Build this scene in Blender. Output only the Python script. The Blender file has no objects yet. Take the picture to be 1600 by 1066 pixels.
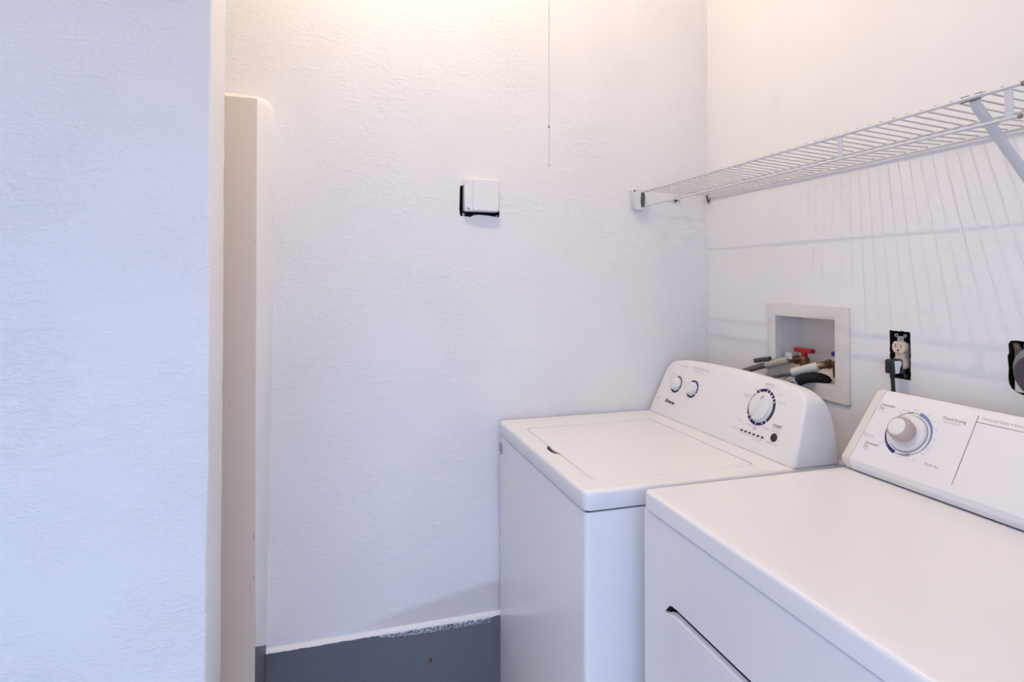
import bpy, bmesh, math, random
from mathutils import Vector, Matrix
from mathutils.geometry import tessellate_polygon

random.seed(7)
S = bpy.context.scene
COL = S.collection
PI = math.pi
rad = math.radians

# ------------------------------------------------------------------ camera
cam_d = bpy.data.cameras.new('camera')
cam = bpy.data.objects.new('camera', cam_d)
COL.objects.link(cam)
F_PX, CY = 931.22, 424.34
cam_d.sensor_fit = 'HORIZONTAL'
cam_d.sensor_width = 36.0
cam_d.lens = F_PX / 1600 * 36.0
cam_d.shift_x = 0.0
cam_d.shift_y = -(533.0 - CY) / 1600.0
cam_d.clip_start = 0.02
cam.location = (0, 0, 1.3693)
cam.rotation_euler = (rad(90 + 0.8994), 0, -rad(16.74))
S.camera = cam

# ------------------------------------------------------------------ light
S.view_settings.view_transform = 'Standard'
S.view_settings.look = 'None'
S.view_settings.gamma = 1.0
S.view_settings.use_curve_mapping = False
S.view_settings.exposure = 0.0

SKY = 5.0
SKY_TINT = (0.505, 0.655, 1.0)
LAMP_TINT = (1.0, 0.80, 0.585)
LAMP_Y = 1.29
LAMP_POWER = 27.5
world = bpy.data.worlds.new('sky')
S.world = world
world.use_nodes = True
nt = world.node_tree
nt.nodes.clear()
wo = nt.nodes.new('ShaderNodeOutputWorld')
bg = nt.nodes.new('ShaderNodeBackground')
tc = nt.nodes.new('ShaderNodeTexCoord')
sx = nt.nodes.new('ShaderNodeSeparateXYZ')
rp = nt.nodes.new('ShaderNodeValToRGB')
mr = nt.nodes.new('ShaderNodeMapRange')
mr.inputs['From Min'].default_value = -1
mr.inputs['From Max'].default_value = 1
nt.links.new(tc.outputs['Generated'], sx.inputs[0])
nt.links.new(sx.outputs['Z'], mr.inputs['Value'])
nt.links.new(mr.outputs[0], rp.inputs[0])
tint = nt.nodes.new('ShaderNodeMixRGB'); tint.blend_type = 'MULTIPLY'; tint.inputs[0].default_value = 1.0
tint.inputs[2].default_value = (*SKY_TINT, 1)
nt.links.new(rp.outputs[0], tint.inputs[1])
nt.links.new(tint.outputs[0], bg.inputs['Color'])
nt.links.new(bg.outputs[0], wo.inputs[0])
e = rp.color_ramp.elements
e[0].position = 0.0; e[0].color = (0.22, 0.22, 0.22, 1)
e[1].position = 1.0; e[1].color = (0.48, 0.48, 0.48, 1)
m = e.new(0.47); m.color = (0.34, 0.34, 0.34, 1)
m = e.new(0.51); m.color = (0.60, 0.60, 0.60, 1)
bg.inputs['Strength'].default_value = SKY

# daylight enters through the wide doorway behind and to the left of the camera
DOOR_X0, DOOR_X1, DOOR_Z = -1.5, 0.6, 2.12
BACK_Y = -0.40
po = bpy.data.lights.new('doorway_portal', 'AREA')
po.shape = 'RECTANGLE'; po.size = DOOR_X1 - DOOR_X0; po.size_y = DOOR_Z
po.cycles.is_portal = True
pob = bpy.data.objects.new('doorway_portal', po)
COL.objects.link(pob)
pob.location = ((DOOR_X0 + DOOR_X1) / 2, BACK_Y - 0.05, DOOR_Z / 2)
pob.rotation_euler = (rad(90), 0, 0)      # faces +y, into the room


# ------------------------------------------------------------------ materials
def mat(name, color=(0.8, 0.8, 0.8), rough=0.5, metal=0.0, spec=0.5, coat=0.0, emit=None, estr=0.0):
    m = bpy.data.materials.new(name)
    m.use_nodes = True
    b = m.node_tree.nodes['Principled BSDF']
    b.inputs['Base Color'].default_value = (*color, 1)
    b.inputs['Roughness'].default_value = rough
    b.inputs['Metallic'].default_value = metal
    b.inputs['Specular IOR Level'].default_value = spec
    b.inputs['Coat Weight'].default_value = coat
    b.inputs['Coat Roughness'].default_value = 0.12
    if emit:
        b.inputs['Emission Color'].default_value = (*emit, 1)
        b.inputs['Emission Strength'].default_value = estr
    return m


def nodes(m):
    return m.node_tree, m.node_tree.nodes, m.node_tree.links, m.node_tree.nodes['Principled BSDF']


def noise(nt, scale, mapping, detail=3.0, rough=0.5, dist=0.0, vec=None):
    n = nt.nodes.new('ShaderNodeTexNoise')
    n.inputs['Scale'].default_value = scale
    n.inputs['Detail'].default_value = detail
    n.inputs['Roughness'].default_value = rough
    n.inputs['Distortion'].default_value = dist
    mp = nt.nodes.new('ShaderNodeMapping')
    mp.inputs['Scale'].default_value = mapping
    tcn = nt.nodes.new('ShaderNodeTexCoord')
    nt.links.new(tcn.outputs['Object'], mp.inputs[0])
    nt.links.new(mp.outputs[0], n.inputs['Vector'])
    return n.outputs['Fac']


def ramp(nt, src, p0, p1, c0=(0, 0, 0, 1), c1=(1, 1, 1, 1)):
    r = nt.nodes.new('ShaderNodeValToRGB')
    r.color_ramp.elements[0].position = p0; r.color_ramp.elements[0].color = c0
    r.color_ramp.elements[1].position = p1; r.color_ramp.elements[1].color = c1
    nt.links.new(src, r.inputs[0])
    return r.outputs[0]


def mth(nt, op, a, b):
    n = nt.nodes.new('ShaderNodeMath'); n.operation = op
    for i, v in enumerate((a, b)):
        if isinstance(v, (int, float)):
            n.inputs[i].default_value = v
        else:
            nt.links.new(v, n.inputs[i])
    return n.outputs[0]


def plaster(name, color, amp=1.0, fine=1.0, blot=0.03, stretch=(1, 1, 2.6), rough=0.5):
    """painted trowelled plaster: horizontal ridges in patches, plus fine roller stipple"""
    m = mat(name, color, rough, spec=0.35)
    nt, ns, ln, b = nodes(m)
    big = noise(nt, 16, stretch, 4, 0.62, 0.7)
    ridge = ramp(nt, big, 0.50, 0.72)
    patch = ramp(nt, noise(nt, 3.2, (1, 1, 1.3), 2), 0.36, 0.62)
    h1 = mth(nt, 'MULTIPLY', ridge, mth(nt, 'ADD', mth(nt, 'MULTIPLY', patch, 0.8), 0.12))
    med = noise(nt, 52, stretch, 4, 0.65, 0.9)
    h2 = mth(nt, 'MULTIPLY', ramp(nt, med, 0.42, 0.72), mth(nt, 'ADD', mth(nt, 'MULTIPLY', patch, 0.5), 0.14))
    fin = noise(nt, 190, (1, 1, 1.6), 2, 0.6)
    h = mth(nt, 'ADD', mth(nt, 'MULTIPLY', h1, 0.0021 * amp),
            mth(nt, 'ADD', mth(nt, 'MULTIPLY', h2, 0.0021 * amp), mth(nt, 'MULTIPLY', fin, 0.00034 * fine)))
    bp = ns.new('ShaderNodeBump')
    bp.inputs['Strength'].default_value = 0.55
    bp.inputs['Distance'].default_value = 1.0
    ln.new(h, bp.inputs['Height'])
    ln.new(bp.outputs[0], b.inputs['Normal'])
    if blot:
        c = color
        v = noise(nt, 2.2, (1, 1, 1), 3)
        d = tuple(max(0, x * (1 - blot * 2)) for x in c)
        ln.new(ramp(nt, v, 0.3, 0.7, (*d, 1), (*c, 1)), b.inputs['Base Color'])
    return m


M = {}
M['wall'] = plaster('painted_plaster', (0.87, 0.86, 0.865), 1.0, 1.0)
M['wall_near'] = plaster('painted_plaster_partition', (0.87, 0.86, 0.865), 1.6, 0.9)
M['wall_smooth'] = plaster('painted_smooth_plaster', (0.87, 0.86, 0.865), 0.16, 0.7, 0.02)
M['surround'] = plaster('painted_surround', (0.87, 0.86, 0.865), 0.3, 0.9, 0.02)
M['grey_paint'] = plaster('grey_masonry_paint', (0.150, 0.168, 0.200), 1.4, 2.2, 0.06, rough=0.45)
M['ceiling'] = plaster('ceiling_paint', (0.88, 0.87, 0.86), 0.2, 0.6, 0)
M['floor'] = plaster('pale_floor_paint', (0.56, 0.50, 0.45), 0.2, 1.0, 0.08)  # unseen floor, pale tone chosen to bounce light onto the lower walls
M['beige'] = mat('beige_door_paint', (0.83, 0.735, 0.65), 0.42)
M['appliance'] = mat('white_enamel', (0.88, 0.86, 0.855), 0.28, spec=0.5, coat=0.25)
M['appliance_dryer'] = mat('white_enamel_dryer', (0.88, 0.86, 0.855), 0.30, spec=0.5, coat=0.2)
M['console'] = mat('white_console_plastic', (0.85, 0.83, 0.825), 0.36)
M['panel'] = mat('dryer_panel_plastic', (0.85, 0.84, 0.855), 0.40)
M['cap'] = mat('cream_console_cap', (0.78, 0.74, 0.69), 0.42)
M['knob'] = mat('white_knob_plastic', (0.80, 0.79, 0.80), 0.30)
M['taupe'] = mat('taupe_knob_plastic', (0.50, 0.42, 0.38), 0.42)
M['black'] = mat('black_plastic', (0.008, 0.008, 0.009), 0.35)
M['gap'] = mat('shadow_gap_dark', (0.012, 0.014, 0.022), 0.7)
M['charcoal'] = mat('charcoal_print', (0.035, 0.030, 0.030), 0.5)
M['navy'] = mat('navy_print', (0.012, 0.008, 0.085), 0.45)
M['dryer_navy'] = mat('dryer_navy_print', (0.01, 0.01, 0.17), 0.45)
M['lilac'] = mat('periwinkle_print', (0.20, 0.25, 0.50), 0.5)
M['greyprint'] = mat('grey_print', (0.36, 0.33, 0.34), 0.5)
M['palegrey'] = mat('pale_grey_print', (0.50, 0.48, 0.49), 0.5)
M['line'] = mat('dark_line_print', (0.10, 0.08, 0.09), 0.5)
M['brownred'] = mat('dark_button', (0.022, 0.010, 0.010), 0.3)
M['shelf'] = mat('white_vinyl_wire', (0.66, 0.66, 0.68), 0.32)
M['shelf_wire'] = mat('white_vinyl_cross_wire', (0.60, 0.585, 0.59), 0.35)
M['shelf_cap'] = mat('grey_end_cap', (0.24, 0.20, 0.20), 0.5)
M['bracket'] = mat('white_bracket_plastic', (0.74, 0.73, 0.73), 0.35)
M['steel'] = mat('zinc_steel', (0.45, 0.45, 0.44), 0.35, 0.9)
M['darksteel'] = mat('dull_steel', (0.12, 0.12, 0.12), 0.45, 0.8)
M['brass'] = mat('tarnished_brass', (0.22, 0.13, 0.085), 0.38, 0.85)
M['redh'] = mat('red_valve_plastic', (0.42, 0.012, 0.014), 0.4)
M['blueh'] = mat('blue_valve_plastic', (0.02, 0.02, 0.30), 0.4)
M['boxp'] = mat('supply_box_plastic', (0.76, 0.73, 0.70), 0.45)
M['ivory'] = mat('ivory_outlet_plastic', (0.68, 0.57, 0.43), 0.35)
M['slot'] = mat('outlet_slot', (0.03, 0.02, 0.015), 0.6)
M['cavity'] = mat('dark_wall_cavity', (0.010, 0.008, 0.008), 0.8)
M['plugdark'] = mat('aubergine_plug_rubber', (0.055, 0.040, 0.062), 0.45)
M['recept'] = mat('grey_receptacle', (0.26, 0.26, 0.27), 0.4)
M['rust'] = mat('rust', (0.14, 0.03, 0.012), 0.8)
M['cord'] = mat('pull_cord', (0.66, 0.62, 0.60), 0.7)
M['bead'] = mat('cord_knot', (0.36, 0.24, 0.16), 0.6)
M['porcelain'] = mat('porcelain', (0.8, 0.79, 0.77), 0.25)
M['bulb'] = mat('glowing_bulb', (1, 1, 1), 0.5, emit=LAMP_TINT, estr=1.0)
M['copper'] = mat('copper_stub', (0.30, 0.12, 0.07), 0.4, 0.8)
M['badge'] = mat('badge_grey', (0.10, 0.10, 0.11), 0.35)
M['paperwhite'] = mat('label_silver', (0.62, 0.60, 0.58), 0.35)


def braided(name, c0, c1, scale=700):
    m = mat(name, c0, 0.38, 0.7)
    nt, ns, ln, b = nodes(m)
    n = noise(nt, scale, (1, 1, 1), 2, 0.5)
    ln.new(ramp(nt, n, 0.42, 0.58, (*c0, 1), (*c1, 1)), b.inputs['Base Color'])
    return m


M['braid'] = braided('braided_steel_hose', (0.05, 0.04, 0.045), (0.34, 0.30, 0.30))
M['braid2'] = braided('braided_steel_hose_light', (0.10, 0.09, 0.09), (0.46, 0.43, 0.42))


def stained(m, spots):
    """dark specks and smudges of dirt on the enamel (they have a shape of their own)"""
    nt, ns, ln, b = nodes(m)
    base = tuple(b.inputs['Base Color'].default_value)
    v = noise(nt, 34, (1, 1, 1), 4, 0.75, 1.5)
    dirt = tuple(x * 0.82 for x in base[:3]) + (1,)
    ln.new(ramp(nt, v, 0.70, 0.80, base, dirt), b.inputs['Base Color'])
    rr = noise(nt, 5, (1, 1, 1), 3)
    ln.new(ramp(nt, rr, 0.3, 0.7, (0.22, 0.22, 0.22, 1), (0.36, 0.36, 0.36, 1)), b.inputs['Roughness'])




def add_toned_band(m):
    """darker yellow-grey band rising towards the washer, just above the grey band of the back wall"""
    nt, ns, ln, b = nodes(m)
    old = b.inputs['Base Color'].links[0].from_socket
    tcn = ns.new('ShaderNodeTexCoord'); sp = ns.new('ShaderNodeSeparateXYZ')
    ln.new(tcn.outputs['Object'], sp.inputs[0])
    X, Z = sp.outputs['X'], sp.outputs['Z']
    wob = mth(nt, 'MULTIPLY', mth(nt, 'SUBTRACT', noise(nt, 9, (1, 1, 1), 3), 0.5), 0.030)
    # upper limit z = .335 + .155*(x+.05)  ; visible for x in -.05 .. .6
    up = mth(nt, 'ADD', mth(nt, 'ADD', mth(nt, 'MULTIPLY', X, 0.175), 0.312), wob)
    d = mth(nt, 'SUBTRACT', up, Z)
    a = ramp(nt, mth(nt, 'MULTIPLY', d, 1.0), 0.0, 0.022)
    lo = ramp(nt, mth(nt, 'SUBTRACT', Z, 0.312), 0.0, 0.012)
    xs = ramp(nt, X, 0.02, 0.22)
    f = mth(nt, 'MULTIPLY', mth(nt, 'MULTIPLY', a, xs), 0.62)
    mx = ns.new('ShaderNodeMixRGB')
    ln.new(f, mx.inputs[0]); ln.new(old, mx.inputs[1])
    mx.inputs[2].default_value = (0.60, 0.57, 0.53, 1)
    ln.new(mx.outputs[0], b.inputs['Base Color'])


add_toned_band(M['wall'])


# ------------------------------------------------------------------ object helpers
def origin_of(p):
    v = Vector((0, 0, 0))
    while p is not None:
        v += p.location
        p = p.parent
    return v


def obj(name, bm, material, parent=None, smooth=None, bevel=0, seg=3, limit=30):
    me = bpy.data.meshes.new(name)
    if parent is not None:
        bmesh.ops.translate(bm, verts=bm.verts, vec=-origin_of(parent))
    bmesh.ops.recalc_face_normals(bm, faces=bm.faces)
    bm.to_mesh(me); bm.free()
    ms = material if isinstance(material, (list, tuple)) else [material]
    for mm in ms:
        me.materials.append(mm)
    o = bpy.data.objects.new(name, me)
    COL.objects.link(o)
    if parent is not None:
        o.parent = parent
    if bevel:
        b = o.modifiers.new('bevel', 'BEVEL')
        b.width = bevel; b.segments = seg; b.limit_method = 'ANGLE'; b.angle_limit = rad(limit)
        b.harden_normals = False
    if smooth is not None:
        me.shade_smooth()
        try:
            me.set_sharp_from_angle(angle=rad(smooth))
        except Exception:
            pass
    return o


def thing(name, label, cat, loc, group=None):
    o = bpy.data.objects.new(name, None)
    o.empty_display_size = 0.05
    COL.objects.link(o)
    o.location = loc
    tag(o, label, cat, group)
    return o


def tag(o, label, cat, group=None):
    o['label'] = label
    o['category'] = cat
    if group:
        o['group'] = group
    return o


def struct(name, bm, m, smooth=None, bevel=0, label=None):
    o = obj(name, bm, m, None, smooth, bevel)
    o['kind'] = 'structure'
    o['label'] = label or name.replace('_', ' ')
    o['category'] = name.split('_')[0]
    return o


def B():
    return bmesh.new()


def box(bm, x0, x1, y0, y1, z0, z1, mi=0):
    vs = [bm.verts.new((x, y, z)) for x in (x0, x1) for y in (y0, y1) for z in (z0, z1)]
    for q in ((0, 1, 3, 2), (4, 6, 7, 5), (0, 4, 5, 1), (2, 3, 7, 6), (0, 2, 6, 4), (1, 5, 7, 3)):
        f = bm.faces.new([vs[i] for i in q]); f.material_index = mi
    return bm


def rrect(w, h, r, n=6, cx=0, cy=0):
    pts = []
    for (sx_, sy_, a0) in ((1, 1, 0), (-1, 1, 90), (-1, -1, 180), (1, -1, 270)):
        for k in range(n + 1):
            a = rad(a0 + 90 * k / n)
            pts.append((cx + sx_ * (w / 2 - r) + r * math.cos(a), cy + sy_ * (h / 2 - r) + r * math.sin(a)))
    return pts


def loft(bm, rings, cap=True, closed=True, mi=0):
    R = [[bm.verts.new(p) for p in ring] for ring in rings]
    n = len(R[0])
    for a, b in zip(R, R[1:]):
        for i in range(n if closed else n - 1):
            j = (i + 1) % n
            f = bm.faces.new((a[i], a[j], b[j], b[i])); f.material_index = mi
    if cap:
        f = bm.faces.new(list(reversed(R[0]))); f.material_index = mi
        f = bm.faces.new(R[-1]); f.material_index = mi
    return R


def basis(d):
    d = Vector(d).normalized()
    a = Vector((0, 0, 1)) if abs(d.z) < 0.9 else Vector((1, 0, 0))
    u = d.cross(a).normalized()
    return u, d.cross(u).normalized(), d


def tube(bm, pts, r, n=10, cap=True, mi=0):
    """tube along points; r is a number or a list"""
    pts = [Vector(p) for p in pts]
    rs = r if isinstance(r, (list, tuple)) else [r] * len(pts)
    rings = []
    u = None
    for i, p in enumerate(pts):
        d = (pts[min(i + 1, len(pts) - 1)] - pts[max(i - 1, 0)]).normalized()
        if u is None:
            u, v, _ = basis(d)
        else:
            u = (u - d * u.dot(d)).normalized()
            v = d.cross(u)
        rings.append([p + (u * math.cos(2 * PI * k / n) + v * math.sin(2 * PI * k / n)) * rs[i] for k in range(n)])
    loft(bm, rings, cap, mi=mi)
    return bm


def spline(pts, n=8):
    P = [Vector(p) for p in pts]
    P = [P[0] * 2 - P[1]] + P + [P[-1] * 2 - P[-2]]
    out = []
    for i in range(1, len(P) - 2):
        for k in range(n):
            t = k / n
            a, b, c, d = P[i - 1], P[i], P[i + 1], P[i + 2]
            out.append(0.5 * ((2 * b) + (c - a) * t + (2 * a - 5 * b + 4 * c - d) * t * t + (3 * b - a - 3 * c + d) * t ** 3))
    out.append(P[-2])
    return out


class Frame:
    """a face of a console: U to the right, V up the slope, N out of it"""
    def __init__(s, o, u, v):
        s.o, s.u, s.v = Vector(o), Vector(u).normalized(), Vector(v).normalized()
        s.n = s.u.cross(s.v).normalized()

    def p(s, U, V, N=0.0):
        return s.o + s.u * U + s.v * V + s.n * N


def lathe(bm, fr, cu, cv, prof, n=48, mi=0):
    rings = [[fr.p(cu + r * math.cos(2 * PI * k / n), cv + r * math.sin(2 * PI * k / n), h) for k in range(n)] for r, h in prof]
    loft(bm, rings, True, mi=mi)


def slab(bm, fr, pts, n0, n1, mi=0):
    loft(bm, [[fr.p(a, b, n0) for a, b in pts], [fr.p(a, b, n1) for a, b in pts]], True, mi=mi)


def arc(bm, fr, cu, cv, r0, r1, a0, a1, n0, n1, steps=0, mi=0):
    """ring segment between angles (degrees); r0/r1 may be (start, end) for a taper"""
    steps = steps or max(4, int(abs(a1 - a0) / 5))
    r0 = r0 if isinstance(r0, tuple) else (r0, r0)
    r1 = r1 if isinstance(r1, tuple) else (r1, r1)
    inn, out = [], []
    for k in range(steps + 1):
        t = k / steps
        a = rad(a0 + (a1 - a0) * t)
        ri = r0[0] + (r0[1] - r0[0]) * t
        ro = r1[0] + (r1[1] - r1[0]) * t
        inn.append((cu + ri * math.cos(a), cv + ri * math.sin(a)))
        out.append((cu + ro * math.cos(a), cv + ro * math.sin(a)))
    rings = [[fr.p(*i, n0), fr.p(*o, n0), fr.p(*o, n1), fr.p(*i, n1)] for i, o in zip(inn, out)]
    loft(bm, rings, True, mi=mi)


def text(bm, fr, s, u0, u1, v0, h, n0=0.0004, shear=0.0, bold=0.0, mi=0):
    """add lettering s to bm, fitted between u0 and u1 with its base at v0 and height h"""
    cu = bpy.data.curves.new('t', 'FONT')
    cu.body = s
    cu.resolution_u = 3
    cu.shear = shear
    cu.offset = bold
    cu.fill_mode = 'FRONT'
    to = bpy.data.objects.new('t', cu)
    COL.objects.link(to)
    dg = bpy.context.evaluated_depsgraph_get()
    dg.update()
    me = bpy.data.meshes.new_from_object(to.evaluated_get(dg))
    bpy.data.objects.remove(to); bpy.data.curves.remove(cu)
    if not me.vertices:
        return
    xs = [v.co.x for v in me.vertices]; ys = [v.co.y for v in me.vertices]
    x0, x1, y1 = min(xs), max(xs), max(ys)
    y0 = min(ys) if min(ys) > -0.05 else 0.0
    vs = [bm.verts.new(fr.p(u0 + (v.co.x - x0) / (x1 - x0) * (u1 - u0), v0 + (v.co.y - y0) / (y1 - y0) * h, n0)) for v in me.vertices]
    for p in me.polygons:
        try:
            f = bm.faces.new([vs[i] for i in p.vertices]); f.material_index = mi
        except ValueError:
            pass
    bpy.data.meshes.remove(me)


def words(fr, parent, m, items, name='printed_label'):
    for it in items:
        bm = B()
        text(bm, fr, *it[:5], bold=it[5] if len(it) > 5 else 0.0)
        obj(name, bm, m, parent)


def wall_plane(bm, to3, outer, holes, depth, thick_dir, cavity_mi=1):
    """planar wall with polygon holes; each hole gets sides of its own depth (0 = open) and a back"""
    loops = [outer] + [h for h, _ in holes]
    pl = [[Vector((a, b, 0)) for a, b in l] for l in loops]
    tris = tessellate_polygon(pl)
    flat = [p for l in loops for p in l]
    vs = [bm.verts.new(to3(a, b, 0)) for a, b in flat]
    for t in tris:
        try:
            bm.faces.new([vs[i] for i in t])
        except ValueError:
            pass
    for h, d in holes:
        if d:
            a = [bm.verts.new(to3(p, q, 0)) for p, q in h]
            b = [bm.verts.new(to3(p, q, d)) for p, q in h]
            n = len(h)
            for i in range(n):
                f = bm.faces.new((a[i], a[(i + 1) % n], b[(i + 1) % n], b[i])); f.material_index = cavity_mi
            f = bm.faces.new(b); f.material_index = cavity_mi


def ragged(x0, x1, z0, z1, amp, step=0.006, seed=1):
    """rectangle outline with a broken edge"""
    r = random.Random(seed)
    pts = []
    def side(ax, ay, bx, by):
        L = math.hypot(bx - ax, by - ay); n = max(2, int(L / step))
        for k in range(n):
            t = k / n
            pts.append((ax + (bx - ax) * t + r.uniform(-amp, amp), ay + (by - ay) * t + r.uniform(-amp, amp)))
    side(x0, z0, x1, z0); side(x1, z0, x1, z1); side(x1, z1, x0, z1); side(x0, z1, x0, z0)
    return pts


# ================================================================== THE ROOM
W, D, CEIL = 1.3248, 1.8936, 3.10
LX = -2.1
GREY_Z = 0.2866

# back wall (faces the camera), with the hole of the painted-over box
HOLE = [(0.394, 1.580), (0.404, 1.5795), (0.418, 1.578), (0.428, 1.577), (0.440, 1.5835), (0.455, 1.5855), (0.472, 1.5845),
        (0.490, 1.5830), (0.504, 1.581), (0.5245, 1.579), (0.5262, 1.590), (0.5250, 1.600), (0.5245, 1.66), (0.5240, 1.678), (0.5180, 1.688),
        (0.408, 1.688), (0.4035, 1.680), (0.3935, 1.676), (0.3925, 1.64), (0.3915, 1.60)]
bm = B()
wall_plane(bm, lambda a, b, d: (a, D + d, b), [(LX, 0), (W, 0), (W, CEIL), (LX, CEIL)], [(HOLE, 0.05)], 0, 1)
struct('wall_back', bm, [M['wall'], M['cavity']], label='white trowelled plaster wall behind the washer')

# right wall, holes for supply box, outlet and dryer receptacle
OUT_H = ragged(1.0935, 1.149, 1.131, 1.2465, 0.0009, 0.006, 3)
BIGH = [(0.760, 1.140), (0.80, 1.1385), (0.830, 1.1375), (0.850, 1.140), (0.862, 1.1435), (0.872, 1.150), (0.8765, 1.158), (0.8785, 1.17),
        (0.8775, 1.19), (0.8795, 1.215), (0.8765, 1.222), (0.8775, 1.240), (0.873, 1.2475), (0.86, 1.2485), (0.83, 1.247), (0.760, 1.247)]
bm = B()
wall_plane(bm, lambda a, b, d: (W + d, a, b), [(BACK_Y, 0), (D, 0), (D, CEIL), (BACK_Y, CEIL)],
           [([(1.300, 1.070), (1.553, 1.070), (1.553, 1.272), (1.300, 1.272)], 0.12), (OUT_H, 0.055), (BIGH, 0.055)], 0, 1)
struct('wall_right', bm, [M['wall_smooth'], M['cavity']], label='smooth white wall behind the shelf and the consoles')

# near partition at left (thick wall end towards the camera's left)
PX, PY0, PY1 = -0.2332, 1.300, 1.459
bm = B()
r = random.Random(5)
rings = []
nz = 90
for k in range(nz + 1):
    z = CEIL * k / nz
    dx = r.uniform(-0.0011, 0.0011) + 0.0014 * math.sin(z * 7.0) + (-0.0012 if z < 0.9 else 0)
    dx2 = r.uniform(-0.0006, 0.0006)
    c = 0.005
    rings.append([(LX, PY0, z), (PX - c + dx, PY0, z), (PX - 0.3 * c + dx, PY0 + 0.3 * c, z), (PX + dx * 0.5, PY0 + c, z),
                  (PX + dx2, PY1 - c, z), (PX - 0.3 * c + dx2, PY1 - 0.3 * c, z), (PX - c, PY1, z), (LX, PY1, z)])
loft(bm, rings)
struct('wall_left', bm, M['wall_near'], smooth=50, label='near plastered partition wall in blue daylight')

# rest of the shell
bm = box(B(), LX - 0.1, LX, BACK_Y, D, 0, CEIL)
struct('wall_side', bm, M['wall_smooth'], label='far side wall')
bm = B()
y0, y1 = BACK_Y - 0.1, BACK_Y
box(bm, LX, DOOR_X0, y0, y1, 0, CEIL); box(bm, DOOR_X1, W, y0, y1, 0, CEIL); box(bm, DOOR_X0, DOOR_X1, y0, y1, DOOR_Z, CEIL)
struct('wall_front', bm, M['wall_smooth'], label='wall with the open doorway behind the camera')
struct('floor', box(B(), LX, W, BACK_Y - 0.1, D, -0.1, 0), M['floor'], label='pale painted floor')
struct('ceiling', box(B(), LX, W, BACK_Y, D, CEIL, CEIL + 0.1), M['ceiling'], label='white ceiling')

# grey painted band at the foot of the back wall: stands 13 mm proud, with a white sloped top
bm = B()
bx0, bx1 = -0.1815, W
n = 260
r = random.Random(11)
rr = []
for k in range(n + 1):
    x = bx0 + (bx1 - bx0) * k / n
    jag = r.uniform(-0.001, 0.001)
    if 0.12 < x < 0.50:
        jag -= abs(r.gauss(0, 1)) * 0.0025 * min(1, (x - 0.12) / 0.05)
    rr.append((x, jag))
P1 = [bm.verts.new((x, D - 0.013, 0)) for x, j in rr]
P2 = [bm.verts.new((x, D - 0.013, GREY_Z - 0.003 + j)) for x, j in rr]
P3 = [bm.verts.new((x, D - 0.0118, GREY_Z + 0.0002)) for x, j in rr]
P4 = [bm.verts.new((x, D - 0.0010, GREY_Z + 0.0068)) for x, j in rr]
P5 = [bm.verts.new((x, D + 0.002, GREY_Z + 0.0100)) for x, j in rr]
for a, b, mi in ((P1, P2, 0), (P2, P3, 1), (P3, P4, 1), (P4, P5, 1)):
    for i in range(n):
        f = bm.faces.new((a[i], a[i + 1], b[i + 1], b[i])); f.material_index = mi
# white brush streaks dragged down over the grey
for k in range(420):
    x = 0.14 + 0.35 * r.random()
    z = GREY_Z - 0.004 - 0.016 * r.random() * min(1, (x - 0.1) / 0.12)
    L, h = 0.0025 + 0.0045 * r.random(), 0.0004 + 0.0005 * r.random()
    sl = r.uniform(0.1, 1.3)
    vs = [bm.verts.new((x + a * L, D - 0.0134, z + a * L * sl + b * h)) for a, b in ((0, -1), (0.5, -1.4), (1, 0), (0.5, 1.3), (0, 1))]
    f = bm.faces.new(vs); f.material_index = 1
struct('baseboard_back', bm, [M['grey_paint'], M['wall_smooth']], label='grey painted masonry band along the foot of the back wall')

# beige door edge with its splayed plaster surround
YF = 1.79
def sur(xo, zo, y):
    return (xo, y, zo)
bm = B()
# splay from the wall plane (outer line) to the front (inner line): right side and top, rounded corner
outer = [(-0.1815, 0), (-0.1815, 0.3035), (-0.178, 0.6), (-0.1715, 1.0), (-0.166, 1.4), (-0.1665, 1.80), (-0.168, 1.868), (-0.171, 1.882), (-0.178, 1.893), (-0.188, 1.902), (-0.20, 1.909), (-0.215, 1.914), (-0.28, 1.9175), (-0.60, 1.9175)]
inner = [(-0.1985, 0), (-0.1985, 0.3600), (-0.1995, 0.6), (-0.2005, 1.0), (-0.2020, 1.4), (-0.2022, 1.80), (-0.2022, 1.856), (-0.2022, 1.866), (-0.2023, 1.873), (-0.2026, 1.878), (-0.205, 1.8795), (-0.215, 1.880), (-0.28, 1.880), (-0.60, 1.880)]
r = random.Random(31)
def resample(a, b, n=16):
    A_, B_ = [], []
    for i in range(len(a) - 1):
        m_ = n if (a[i + 1][1] - a[i][1]) > 0.2 and i > 0 else 1
        for k in range(m_):
            t = k / m_
            j = r.gauss(0, 0.0010) if m_ > 1 and k else 0
            A_.append((a[i][0] * (1 - t) + a[i + 1][0] * t + j, a[i][1] * (1 - t) + a[i + 1][1] * t))
            B_.append((b[i][0] * (1 - t) + b[i + 1][0] * t, b[i][1] * (1 - t) + b[i + 1][1] * t))
    return A_ + [a[-1]], B_ + [b[-1]]
outer, inner = resample(outer, inner)
R0 = [bm.verts.new((x, D + 0.003, z)) for x, z in outer]
R1 = [bm.verts.new((x * 0.6 + xi * 0.4 + 0.0035, D * 0.6 + YF * 0.4, z * 0.6 + zi * 0.4 )) for (x, z), (xi, zi) in zip(outer, inner)]
R2 = [bm.verts.new((x + 0.0005, YF + 0.003, z + (0.0005 if z > 1.86 else 0))) for x, z in inner]
R3 = [bm.verts.new((x - 0.0012, YF, z - (0.0012 if z > 1.86 else 0))) for x, z in inner]
for a, b in ((R0, R1), (R1, R2), (R2, R3)):
    for i in range(len(outer) - 1):
        f = bm.faces.new((a[i], a[i + 1], b[i + 1], b[i]))
        f.material_index = 1 if i == 0 else 0
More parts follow.
